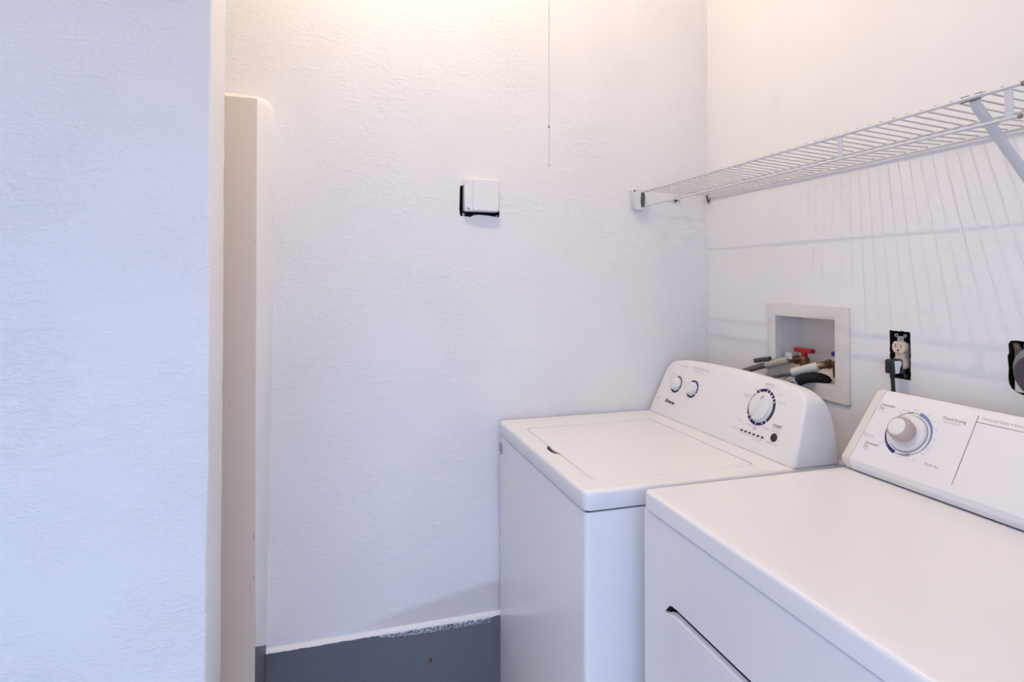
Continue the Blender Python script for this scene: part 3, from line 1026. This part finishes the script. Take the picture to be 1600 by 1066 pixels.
for yy in (0.690, 1.026, 1.359, 1.692):
    bm = B()
    box(bm, SX - 0.0012, SX + 0.0012, yy - 0.0065, yy + 0.0065, SZ - 0.001, LRZ + 0.0005)
    # bend to the lip rod
    for v in bm.verts:
        if v.co.z < 1.65:
            v.co.x += 0.003
    obj('lip_strap', bm, M['shelf'], sh, bevel=0.0006)
# diagonal support brace
bm = B()
by = 0.7455
a = Vector((SX + 0.001, by, SZ - 0.006)); b = Vector((1.3205, by, 1.413))
u = Vector((0, 1, 0)); d = (b - a).normalized(); v = d.cross(u).normalized()
wv, tv = 0.0085, 0.0050
sec = rrect(2 * wv, 2 * tv, 0.0035, 4)
rings = [[p + u * s_ * k + v * t_ for s_, t_ in sec] for p, k in ((a, 0.7), (a + d * 0.012, 1), (b - d * 0.01, 1), (b, 1))]
loft(bm, rings)
box(bm, 1.3190, 1.3240, by - 0.010, by + 0.010, 1.370, 1.425)
brace = obj('support_brace', bm, M['shelf'], sh, smooth=45)
bm = B()
tube(bm, [(SX, by + 0.016, SZ), (SX, by - 0.016, SZ)], 0.0046, 12)
box(bm, SX - 0.006, SX - 0.0045, by - 0.017, by + 0.0165, SZ - 0.0066, SZ - 0.0050, 1)
box(bm, SX - 0.0015, SX + 0.001, by + 0.006, by + 0.020, SZ + 0.0044, SZ + 0.0056, 1)
box(bm, SX - 0.0015, SX + 0.001, by - 0.016, by - 0.004, SZ + 0.0044, SZ + 0.0056, 1)
obj('brace_hook', bm, [M['shelf'], M['darksteel']], brace, smooth=45)

# end bracket on the back wall
bk = thing('shelf_end_bracket', 'white plastic end bracket on the back wall holding the front rods of the wire shelf', 'bracket', (1.03, D, 1.66))
bm = B()
FB = Frame((1.030, D, 1.660), (1, 0, 0), (0, 0, 1))     # normal points to -y
out = [(-0.027, 0.030), (-0.022, 0.034), (0.010, 0.035), (0.024, 0.030), (0.026, 0.020), (0.024, -0.020), (0.020, -0.036), (0.012, -0.044), (-0.012, -0.044), (-0.019, -0.036), (-0.024, 0.0)]
rings = [[FB.p(a, b, 0.0) for a, b in out], [FB.p(a * 0.98, b * 0.98, 0.016) for a, b in out], [FB.p(a * 0.88, b * 0.92, 0.021) for a, b in out]]
loft(bm, rings)
obj('body', bm, M['bracket'], bk, smooth=40)
bm = B()
lathe(bm, FB, -0.0175, 0.025, [(0.0035, 0.018), (0.0035, 0.0215), (0.002, 0.022)], 16)
obj('screw', bm, M['darksteel'], bk, smooth=40)
bm = B()
pp = [(0.008, 0.020), (0.018, 0.022), (0.0225, 0.010), (0.0215, -0.022), (0.017, -0.032), (0.008, -0.032), (0.005, -0.012)]
loft(bm, [[FB.p(a, b, 0.019) for a, b in pp], [FB.p(a, b, 0.0216) for a, b in pp]])
obj('rod_slot', bm, mat('bracket_slot_grey', (0.09, 0.088, 0.10), 0.5), bk)

# clip in the corner and anchor under the middle rod
bm = B()
tube(bm, [(1.319, D - 0.010, 1.690), (1.312, D - 0.012, 1.682), (1.314, D - 0.013, 1.664), (1.321, D - 0.011, 1.655)], 0.0026, 8)
tube(bm, [(1.306, D - 0.010, 1.684), (1.309, D - 0.016, 1.670), (1.3165, D - 0.018, 1.664)], 0.0016, 8)
tube(bm, [(1.3215, D - 0.020, 1.682), (1.3205, D - 0.020, 1.672), (1.316, D - 0.018, 1.660)], 0.0016, 8)
o = obj('wall_clip', bm, M['darksteel'], None, smooth=50)
tag(o, 'small metal clip in the wall corner holding the back rod of the shelf', 'clip')
bm = B()
tube(bm, [(1.155, D - 0.001, 1.6590), (1.180, D - 0.004, 1.6615), (1.197, D - 0.004, 1.6600), (1.206, D - 0.001, 1.6560)], [0.0006, 0.0013, 0.0013, 0.0006], 8)
tube(bm, [(1.187, D + 0.001, 1.6590), (1.187, D - 0.009, 1.6590)], 0.0032, 10)
tube(bm, [(1.1865, D - 0.003, 1.6590), (1.1850, D - 0.002, 1.6500)], 0.0009, 8)
o = obj('wall_anchor', bm, M['black'], None, smooth=50)
tag(o, 'small dark wall anchor on the back wall under the wire shelf', 'wall anchor')

# ================================================================== PAINTED BOX on the back wall
pb = thing('blank_cover_box', 'white painted-over electrical box with a black gap on the back wall', 'electrical box', (0.463, D, 1.64))
bm = B()
FP = Frame((0.4046, D - 0.016, 1.5935), (1, 0, 0), (0, 0, 1))
loft(bm, [[FP.p(a, b, -0.030) for a, b in rrect(0.114, 0.1045, 0.006, 4, 0.0575, 0.0535)], [FP.p(a, b, 0.0) for a, b in rrect(0.1145, 0.105, 0.005, 4, 0.0575, 0.0535)],
          [FP.p(a, b, 0.0025) for a, b in rrect(0.1110, 0.1015, 0.004, 4, 0.0575, 0.0535)]])
obj('cover_plate', bm, M['surround'], pb, smooth=30)
bm = B()
loft(bm, [[FP.p(a, b, 0.002) for a, b in rrect(0.0880, 0.1050, 0.004, 4, 0.0705, 0.0540)], [FP.p(a, b, 0.0065) for a, b in rrect(0.0860, 0.1035, 0.005, 4, 0.0705, 0.0540)],
          [FP.p(a, b, 0.0085) for a, b in rrect(0.0810, 0.0990, 0.006, 4, 0.0705, 0.0540)]])
obj('raised_cover', bm, M['surround'], pb)
for u_, v_, an in ((0.0130, 0.0085, -40), (0.0085, 0.092, 20)):
    bm = B()
    c2, s2 = math.cos(rad(an)), math.sin(rad(an))
    k_ = 1 if v_ < 0.05 else 0.45
    slab(bm, FP, [(u_ + (a * c2 - b * s2) * k_, v_ + (a * s2 + b * c2) * k_) for a, b in ((-0.005, -0.0013), (0.005, -0.0016), (0.005, 0.0012), (-0.004, 0.0016))], 0.0022, 0.0032)
    obj('screw_slot', bm, M['black'], pb)
# painted shreds round the hole
r = random.Random(21)
for k in range(9):
    x = 0.402 + 0.013 * r.random() if k < 6 else 0.508 + 0.012 * r.random()
    z = 1.5815 + r.uniform(-0.001, 0.007)
    s_ = 0.0009 + 0.0012 * r.random()
    bm = B()
    FH = Frame((x, D - 0.0005 - 0.002 * r.random(), z), (1, 0, 0), (0, 0, 1))
    slab(bm, FH, [(s_ * math.cos(a * 1.047 + k) * r.uniform(.5, 1.3), s_ * math.sin(a * 1.047 + k) * r.uniform(.5, 1.3)) for a in range(6)], 0.0, 0.0006)
    obj('paint_shred', bm, M['surround'], pb)

# ================================================================== SUPPLY BOX
sb = thing('washer_supply_box', 'white recessed water supply box in the right wall above the washer console', 'supply box', (W, 1.42, 1.04))
bm = B()
FS = Frame((W, 1.5776, 1.0385), (0, -1, 0), (0, 0, 1))     # normal -x ; U to the right
OW, OH = 0.3120, 0.2640
HU0, HU1, HV0, HV1 = 0.0370, 0.2655, 0.0415, 0.2235
outer = rrect(OW, OH, 0.004, 3, OW / 2, OH / 2)
outer = [(a, b - 0.003 * (a / OW)) for a, b in outer]
inner = rrect(HU1 - HU0, HV1 - HV0, 0.003, 3, (HU0 + HU1) / 2, (HV0 + HV1) / 2)
N_ = 0.0075
def ringf(pts, n, k=1.0, c=(0.15, 0.13)):
    return [bm.verts.new(FS.p(c[0] + (a - c[0]) * k, c[1] + (b - c[1]) * k, n)) for a, b in pts]
r0 = ringf(outer, -0.001); r1 = ringf(outer, N_ - 0.0015); r2 = ringf(outer, N_, 0.988)
i2 = ringf(inner, N_, 1.012); i1 = ringf(inner, N_ - 0.001)
c = ((HU0 + HU1) / 2, (HV0 + HV1) / 2)
i0 = ringf(inner, -0.02)
n = len(outer)
for a, b in ((r0, r1), (r1, r2), (r2, i2), (i2, i1), (i1, i0)):
    for i in range(n):
        bm.faces.new((a[i], a[(i + 1) % n], b[(i + 1) % n], b[i]))
obj('frame', bm, M['boxp'], sb, smooth=35)
bm = B()
bd = 0.0950
# interior: walls and back, with a sloped floor
y0_, y1_, z0_, z1_ = 1.5776 - HU1, 1.5776 - HU0, 1.0385 + HV0, 1.0385 + HV1
zb_ = 1.146
e_ = 0.0025
vf = [bm.verts.new(p) for p in ((W - 0.004, y0_ - e_, z0_ - e_), (W - 0.004, y1_ + e_, z0_ - e_), (W - 0.004, y1_ + e_, z1_ + e_), (W - 0.004, y0_ - e_, z1_ + e_))]
vm = [bm.verts.new(p) for p in ((W + 0.055, y0_ - e_, z0_ - e_), (W + 0.055, y1_ + e_, z0_ - e_))]
vb = [bm.verts.new(p) for p in ((W + bd, y0_ - e_, zb_), (W + bd, y1_ + e_, zb_), (W + bd, y1_ + e_, z1_ + e_), (W + bd, y0_ - e_, z1_ + e_))]
bm.faces.new((vf[0], vf[1], vm[1], vm[0])); bm.faces.new((vm[0], vm[1], vb[1], vb[0]))
bm.faces.new((vb[0], vb[1], vb[2], vb[3]))
bm.faces.new((vf[3], vf[2], vb[2], vb[3]))
bm.faces.new((vf[1], vf[2], vb[2], vb[1], vm[1])); bm.faces.new((vf[0], vf[3], vb[3], vb[0], vm[0]))
for f in bm.faces:
    f.normal_flip()
me = bpy.data.meshes.new('box_interior')
bmesh.ops.translate(bm, verts=bm.verts, vec=-origin_of(sb)); bm.to_mesh(me); bm.free()
me.materials.append(mat('supply_box_interior', (0.84, 0.77, 0.71), 0.5))
o = bpy.data.objects.new('box_interior', me); COL.objects.link(o); o.parent = sb
bm = B()
tube(bm, [(W + 0.035, 1.3345, z0_ - 0.001), (W + 0.035, 1.3345, z0_ + 0.028)], 0.0125, 16)
obj('drain_stub', bm, M['copper'], sb, smooth=40)

def valve(y, x, z, handle, label, hw, hy):
    t = thing('water_valve', label, 'valve', (x, y, z0_))
    bm = B()
    tube(bm, [(x, y, z0_ - 0.002 + 0.02), (x, y, z - 0.012), (x, y, z + 0.004), (x, y, z + 0.010)], [0.0125, 0.0145, 0.0155, 0.010], 18)
    tube(bm, [(x, y, z + 0.006), (x, y, z + 0.020)], 0.005, 12)
    tube(bm, [(x, y, z), (x - 0.004, y + 0.030, z - 0.001)], 0.009, 14)
    obj('valve_body', bm, M['brass'], t, smooth=40)
    bm = B()
    p0, p1 = Vector((x - 0.003, y + 0.020, z - 0.001)), Vector((x - 0.006, y + 0.036, z - 0.002))
    tube(bm, [p0, p0.lerp(p1, .1), p0.lerp(p1, .5), p0.lerp(p1, .9), p1], [0.0105, 0.0130, 0.0130, 0.0130, 0.0100], 6)
    tube(bm, [p0.lerp(p1, .35), p0.lerp(p1, .55)], 0.0142, 12)
    obj('nut', bm, M['brass'], t, smooth=30)
    bm = B()
    box(bm, x - 0.010, x + 0.010, y - hw, y + hw, z + hy + 0.003, z + hy + 0.016)
    box(bm, x - 0.007, x + 0.007, y - 0.007, y + 0.007, z + 0.006, z + hy + 0.005)
    obj('handle', bm, handle, t, bevel=0.0025)
    return t

valve(1.4780, 1.370, 1.1290, M['redh'], 'brass water valve with a red handle inside the supply box', 0.0330, 0.0200)
valve(1.3440, 1.362, 1.1330, M['blueh'], 'brass water valve with a blue handle at the right of the supply box', 0.016, 0.0200)

# supply hoses
def hose(name, label, pts, r_, m, cat, group=None, base=None):
    t = thing(name, label, cat, pts[0] if base is None else base, group)
    return t

h1 = thing('supply_hose', 'braided water hose with a tan label, joined to the red-handled valve', 'hose', (1.285, 1.55, 1.10))
P = spline([(1.366, 1.508, 1.1275), (1.345, 1.516, 1.1250), (1.318, 1.527, 1.1160), (1.304, 1.552, 1.1080), (1.292, 1.590, 1.0960), (1.270, 1.660, 1.0650), (1.258, 1.72, 1.02), (1.256, 1.75, 0.93)], 8)
obj('hose_body', tube(B(), P, 0.0090, 14), M['braid'], h1, smooth=60)
bm = B()
tube(bm, [(1.368, 1.505, 1.1280), (1.352, 1.516, 1.1260)], [0.0085, 0.0080], 14)
obj('ferrule', bm, M['brass'], h1, smooth=60)
tan = mat('tan_label', (0.46, 0.41, 0.34), 0.5)
nt_, ns_, ln_, b_ = nodes(tan)
ln_.new(ramp(nt_, noise(nt_, 420, (1, 1, 1), 3, 0.7), 0.5, 0.66, (0.50, 0.45, 0.38, 1), (0.12, 0.10, 0.09, 1)), b_.inputs['Base Color'])
bm = B()
sl = spline([(1.330, 1.500, 1.1275), (1.316, 1.525, 1.1190), (1.300, 1.560, 1.1060)], 6)
tube(bm, sl, 0.0118, 18)
obj('label_sleeve', bm, tan, h1, smooth=60)
bm = B()
FT = Frame((1.322, 1.502, 1.137), (-0.3, 0.85, -0.22), (0, 0.1, 1))
box(bm, 1.325, 1.327, 1.480, 1.507, 1.132, 1.152)
obj('hang_tag', bm, M['paperwhite'], h1, bevel=0.001)

h1b = thing('electrical_lead', 'short dark flat lead lying on the hose of the red-handled valve', 'cable', (1.30, 1.60, 1.12))
bm = B()
tube(bm, spline([(1.302, 1.545, 1.1275), (1.296, 1.570, 1.1220), (1.288, 1.598, 1.1150)], 6), 0.0075, 10)
obj('sleeve', bm, mat('slate_rubber', (0.05, 0.055, 0.065), 0.4), h1b, smooth=50)

h2 = thing('supply_hose', 'braided water hose with a silver label, joined to the blue-handled valve', 'hose', (1.29, 1.42, 1.10))
P = spline([(1.354, 1.368, 1.1305), (1.336, 1.376, 1.1290), (1.318, 1.396, 1.1190), (1.300, 1.438, 1.1020), (1.280, 1.520, 1.0760), (1.262, 1.60, 1.035), (1.256, 1.65, 0.93)], 8)
obj('hose_body', tube(B(), P, 0.0092, 14), M['braid2'], h2, smooth=60)
bm = B()
tube(bm, spline([(1.356, 1.366, 1.1310), (1.338, 1.373, 1.1295), (1.330, 1.380, 1.1260)], 4), 0.0102, 14)
obj('ferrule', bm, M['brass'], h2, smooth=60)
bm = B()
sl = spline([(1.328, 1.381, 1.1250), (1.312, 1.406, 1.1145), (1.297, 1.444, 1.0990)], 6)
tube(bm, sl, 0.0135, 18)
obj('label_sleeve', bm, M['paperwhite'], h2, smooth=60)

dh = thing('drain_hose', 'black rubber drain hose with a chrome clamp curving over the supply box edge', 'hose', (1.28, 1.37, 1.08))
P = spline([(1.346, 1.370, 1.081), (1.341, 1.371, 1.0880), (1.322, 1.382, 1.0935), (1.300, 1.402, 1.0890), (1.281, 1.418, 1.0740), (1.268, 1.430, 1.050), (1.260, 1.438, 1.02), (1.256, 1.44, 0.93)], 8)
bm = B()
rs = [0.0148 + 0.0007 * math.sin(i * 2.1) for i in range(len(P))]
tube(bm, P, rs, 20)
obj('hose_body', bm, mat('matte_rubber', (0.009, 0.009, 0.010), 0.65, spec=0.25), dh, smooth=60)
bm = B()
c0 = Vector((1.2830, 1.4165, 1.0755)); d0 = Vector((-0.55, 0.55, -0.65)).normalized()
tube(bm, [c0 - d0 * 0.0035, c0 + d0 * 0.0035], 0.0180, 24)
obj('clamp', bm, M['steel'], dh, smooth=40)
bm = B()
u_, v_, _ = basis(Vector((-0.8, -0.3, 0.5)))
cc = Vector((1.2720, 1.4300, 1.0740))
ringp = [cc + (u_ * math.cos(2 * PI * k / 28) + v_ * math.sin(2 * PI * k / 28)) * 0.0200 for k in range(29)]
tube(bm, ringp, 0.0012, 8)
obj('wire_ring', bm, M['darksteel'], dh, smooth=60)
bm = B()
for k in range(5):
    a_ = Vector((1.2565, 1.3960 + 0.0045 * k, 1.0850 - 0.0022 * k))
    tube(bm, [a_, a_ + Vector((0.004, 0.000, 0.0095))], 0.0010, 6)
obj('clamp_teeth', bm, M['steel'], dh, smooth=60)

# ================================================================== DUPLEX OUTLET
ol = thing('duplex_outlet', 'ivory duplex outlet without cover plate in its black wall cutout', 'outlet', (W, 1.1215, 1.188))
FO = Frame((W, 1.1190, 1.188), (0, -1, 0), (0, 0, 1))
def recept(v0):
    bm = B()
    pts = []
    for k in range(48):
        a = 2 * PI * k / 48
        x_, z_ = 0.0172 * math.cos(a), 0.0172 * math.sin(a)
        z_ = max(-0.0140, min(0.0140, z_))
        pts.append((x_, v0 + z_))
    loft(bm, [[FO.p(a, b, -0.004) for a, b in pts], [FO.p(a, b, 0.0075) for a, b in pts], [FO.p(a * 0.97, v0 + (b - v0) * 0.97, 0.0085) for a, b in pts]])
    return bm
for v0 in (0.0200, -0.0190):
    f_ = obj('receptacle_face', recept(v0), M['ivory'], ol, smooth=35)
    bm = B()
    slab(bm, FO, [(-0.0078, v0 - 0.001), (-0.0060, v0 - 0.001), (-0.0060, v0 + 0.0075), (-0.0078, v0 + 0.0075)], 0.0084, 0.0088)
    slab(bm, FO, [(0.0060, v0 + 0.0), (0.0076, v0 + 0.0), (0.0076, v0 + 0.0072), (0.0060, v0 + 0.0072)], 0.0084, 0.0088)
    lathe(bm, FO, -0.0005, v0 - 0.0075, [(0.0026, 0.0084), (0.0026, 0.0088)], 14)
    obj('slots', bm, M['slot'], f_)
bm = B()
slab(bm, FO, [(-0.0115, -0.0300), (0.0115, -0.0300), (0.0115, 0.0300), (-0.0115, 0.0300)], -0.014, -0.003)
slab(bm, FO, rrect(0.0250, 0.0130, 0.001, 3, 0.0, 0.0), -0.004, 0.0035)
obj('outlet_body', bm, M['ivory'], ol, bevel=0.0012)
bm = B()
slab(bm, FO, [(-0.0085, 0.0345), (0.0085, 0.0345), (0.0085, 0.0440), (0.003, 0.0465), (-0.003, 0.0465), (-0.0085, 0.0440)], -0.004, 0.001)
for a in (-0.0115, 0.0115):
    arc(bm, FO, a, 0.0480, 0.0022, 0.0045, 0, 359.9, -0.002, 0.0005, steps=20)
lathe(bm, FO, 0, 0.0405, [(0.0034, 0.001), (0.0030, 0.0028), (0.001, 0.003)], 14)
obj('yoke_tab', bm, M['steel'], ol, smooth=40)
bm = B()
slab(bm, FO, [(-0.0085, -0.0345), (0.0085, -0.0345), (0.0085, -0.0440), (-0.0085, -0.0440)], -0.004, 0.000)
arc(bm, FO, 0.0115, -0.0485, 0.0022, 0.0045, 0, 359.9, -0.002, 0.0005, steps=20)
obj('yoke_tab', bm, M['darksteel'], ol, smooth=40)
bm = B()
lathe(bm, FO, 0, 0.0, [(0.0028, 0.0034), (0.0024, 0.0046), (0.001, 0.0048)], 14)
obj('centre_screw', bm, M['bracket'], ol, smooth=40)

pg = thing('power_plug', 'black power plug with its cord in the lower socket of the ivory outlet', 'plug', (1.30, 1.131, 1.16))
bm = B()
FG = Frame((W - 0.0085, 1.1200, 1.1665), (0, -1, 0), (0, 0, 1))
def sect(w_, h_, cu_, cv_, n_):
    return [FG.p(a, b, n_) for a, b in rrect(w_, h_, min(w_, h_) * 0.16, 4, cu_, cv_)]
loft(bm, [sect(0.024, 0.026, 0, 0, 0.0), sect(0.026, 0.030, 0, -0.001, 0.004), sect(0.026, 0.034, 0.000, -0.004, 0.024), sect(0.022, 0.032, 0.000, -0.005, 0.028), sect(0.016, 0.026, 0, -0.006, 0.030)])
obj('plug_body', bm, M['black'], pg, smooth=50)
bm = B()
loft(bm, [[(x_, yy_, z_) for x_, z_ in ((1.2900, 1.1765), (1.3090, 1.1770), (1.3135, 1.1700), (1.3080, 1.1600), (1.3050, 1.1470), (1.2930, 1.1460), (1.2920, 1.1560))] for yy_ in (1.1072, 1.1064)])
obj('plug_patch', bm, mat('plug_patch_white', (0.86, 0.85, 0.85), 0.3), pg, bevel=0.0004)  # pale trapezoid patch on the side of the plug
bm = B()
cp = spline([(1.299, 1.1200, 1.155), (1.2985, 1.1200, 1.140), (1.2985, 1.1190, 1.125), (1.299, 1.1180, 1.10), (1.300, 1.117, 1.05), (1.300, 1.116, 0.95)], 6)
rs = [0.0075 - 0.0030 * min(1, i / 10) for i in range(len(cp))]
tube(bm, cp, rs, 12)
obj('cord', bm, M['black'], pg, smooth=60)

# ================================================================== DRYER RECEPTACLE AND PLUG
rc = thing('dryer_receptacle', 'grey round dryer receptacle in a ragged wall hole at the right edge', 'receptacle', (W, 0.82, 1.195))
FRr = Frame((W + 0.004, 0.8230, 1.1950), (0, -1, 0), (0, 0, 1))
bm = B()
lathe(bm, FRr, 0, 0, [(0.0460, -0.010), (0.0460, 0.004), (0.0440, 0.008), (0.010, 0.008)], 48)
obj('receptacle_face', bm, M['recept'], rc, smooth=40)
bm = B()
box(bm, W + 0.004, W + 0.007, 0.780, 0.852, 1.226, 1.243)
obj('mounting_strap', bm, M['bracket'], rc, bevel=0.001)
bm = box(B(), W + 0.002, W + 0.006, 0.850, 0.868, 1.144, 1.170)
obj('mounting_strap', bm, M['bracket'], rc, bevel=0.001)
bm = B()
tube(bm, spline([(W + 0.010, 0.872, 1.243), (W + 0.012, 0.869, 1.225), (W + 0.008, 0.866, 1.205), (W + 0.014, 0.868, 1.180)], 5), 0.0045, 8)
tube(bm, spline([(W + 0.010, 0.868, 1.240), (W + 0.006, 0.862, 1.232), (W + 0.010, 0.858, 1.222)], 5), 0.0050, 8)
obj('insulation', bm, mat('dusty_cable_sheath', (0.16, 0.12, 0.09), 0.8), rc, smooth=60)
dp = thing('dryer_plug', 'dark aubergine moulded dryer plug in the grey receptacle at the right edge', 'plug', (1.30, 0.815, 1.18))
FQ = Frame((W - 0.004, 0.8165, 1.1850), (0, -1, 0), (0, 0, 1))
bm = B()
def psec(k, n_, dv=0.0):
    pts = []
    for i in range(36):
        a = 2 * PI * i / 36
        x_ = 0.0360 * math.copysign(abs(math.cos(a)) ** 0.85, math.cos(a))
        z_ = 0.0400 * math.copysign(abs(math.sin(a)) ** 0.9, math.sin(a))
        if z_ < 0:
            x_ *= 1 - 0.25 * (-z_ / 0.04)
        pts.append(FQ.p(x_ * k, z_ * k + dv, n_))
    return pts
loft(bm, [psec(0.97, 0.0), psec(1.0, 0.006), psec(0.99, 0.018), psec(0.90, 0.027), psec(0.70, 0.031)])
obj('plug_body', bm, M['plugdark'], dp, smooth=50)
bm = B()
ringp = []
for k in range(31):
    a = rad(60 + 240 * k / 30)
    ringp.append(FQ.p(-0.006 + 0.0200 * math.cos(a), 0.004 + 0.0075 * math.sin(a), 0.0295))
tube(bm, ringp, 0.0016, 8)
obj('pull_ridge', bm, M['plugdark'], dp, smooth=60)
bm = B()
tube(bm, spline([(1.300, 0.810, 1.155), (1.2995, 0.806, 1.130), (1.2985, 0.803, 1.100), (1.298, 0.80, 1.02), (1.298, 0.80, 0.96)], 6), 0.0090, 12)
obj('cord', bm, M['plugdark'], dp, smooth=60)

# ================================================================== PULL CORD, LAMP, RUSTY SCREW
LX_, LY_ = 0.270, LAMP_Y
lm = thing('ceiling_lamp', 'bare bulb in a round porcelain lampholder on the ceiling', 'lamp', (LX_, LY_, CEIL))
FLm = Frame((LX_, LY_, CEIL), (1, 0, 0), (0, -1, 0))
bm = B()
lathe(bm, FLm, 0, 0, [(0.085, 0.0), (0.083, 0.012), (0.06, 0.026), (0.030, 0.034), (0.026, 0.050)], 40)
obj('lampholder', bm, M['porcelain'], lm, smooth=40)
bm = B()
lathe(bm, FLm, 0, 0, [(0.010, 0.045), (0.011, 0.060), (0.0115, 0.072), (0.012, 0.090), (0.0115, 0.105), (0.008, 0.114), (0.002, 0.117)], 32)
bulb = obj('bulb', bm, M['bulb'], lm, smooth=60)
ld = bpy.data.lights.new('bulb_light', 'POINT')
ld.energy = LAMP_POWER
ld.color = LAMP_TINT
ld.shadow_soft_size = 0.0075
lo = bpy.data.objects.new('bulb_light', ld)
COL.objects.link(lo)
lo.parent = lm
lo.location = (0, 0, -0.135)

pc = thing('pull_cord', 'thin pull cord hanging in front of the back wall with a small knot', 'pull cord', (0.4985, 1.345, CEIL))
bm = B()
tube(bm, [(0.4985, 1.345, CEIL - 0.015), (0.4985, 1.345, 1.650)], 0.0009, 8)
obj('cord', bm, M['cord'], pc, smooth=60)
bm = B()
FCd = Frame((0.4975, 1.345, 1.741), (1, 0, 0), (0, 1, 0))
lathe(bm, FCd, 0, 0, [(0.0006, -0.003), (0.0021, -0.0015), (0.0024, 0), (0.0018, 0.0018), (0.0006, 0.003)], 12)
obj('knot', bm, M['bead'], pc, smooth=60)
bm = tube(B(), [(0.4985, 1.345, 1.653), (0.4985, 1.345, 1.648), (0.4985, 1.345, 1.645)], [0.0015, 0.0027, 0.0029], 12)
obj('tassel_end', bm, M['cord'], pc, smooth=60)

bm = B()
Fz = Frame((0.2985, D - 0.0130, 0.1815), (1, 0, 0), (0, 0, 1))
lathe(bm, Fz, 0, 0, [(0.0042, -0.001), (0.0048, 0.0012), (0.0030, 0.0028), (0.001, 0.003)], 14)
for a, b, k in ((0.002, -0.006, 0.0022), (-0.003, -0.004, 0.0014), (0.001, -0.010, 0.0012), (0.022, -0.012, 0.0009)):
    lathe(bm, Fz, a, b, [(k, -0.0006), (k * 0.9, 0.0004)], 9)
o = obj('rusty_screw', bm, M['rust'], None, smooth=60)
tag(o, 'rusty screw head in the grey painted band of the back wall', 'screw')
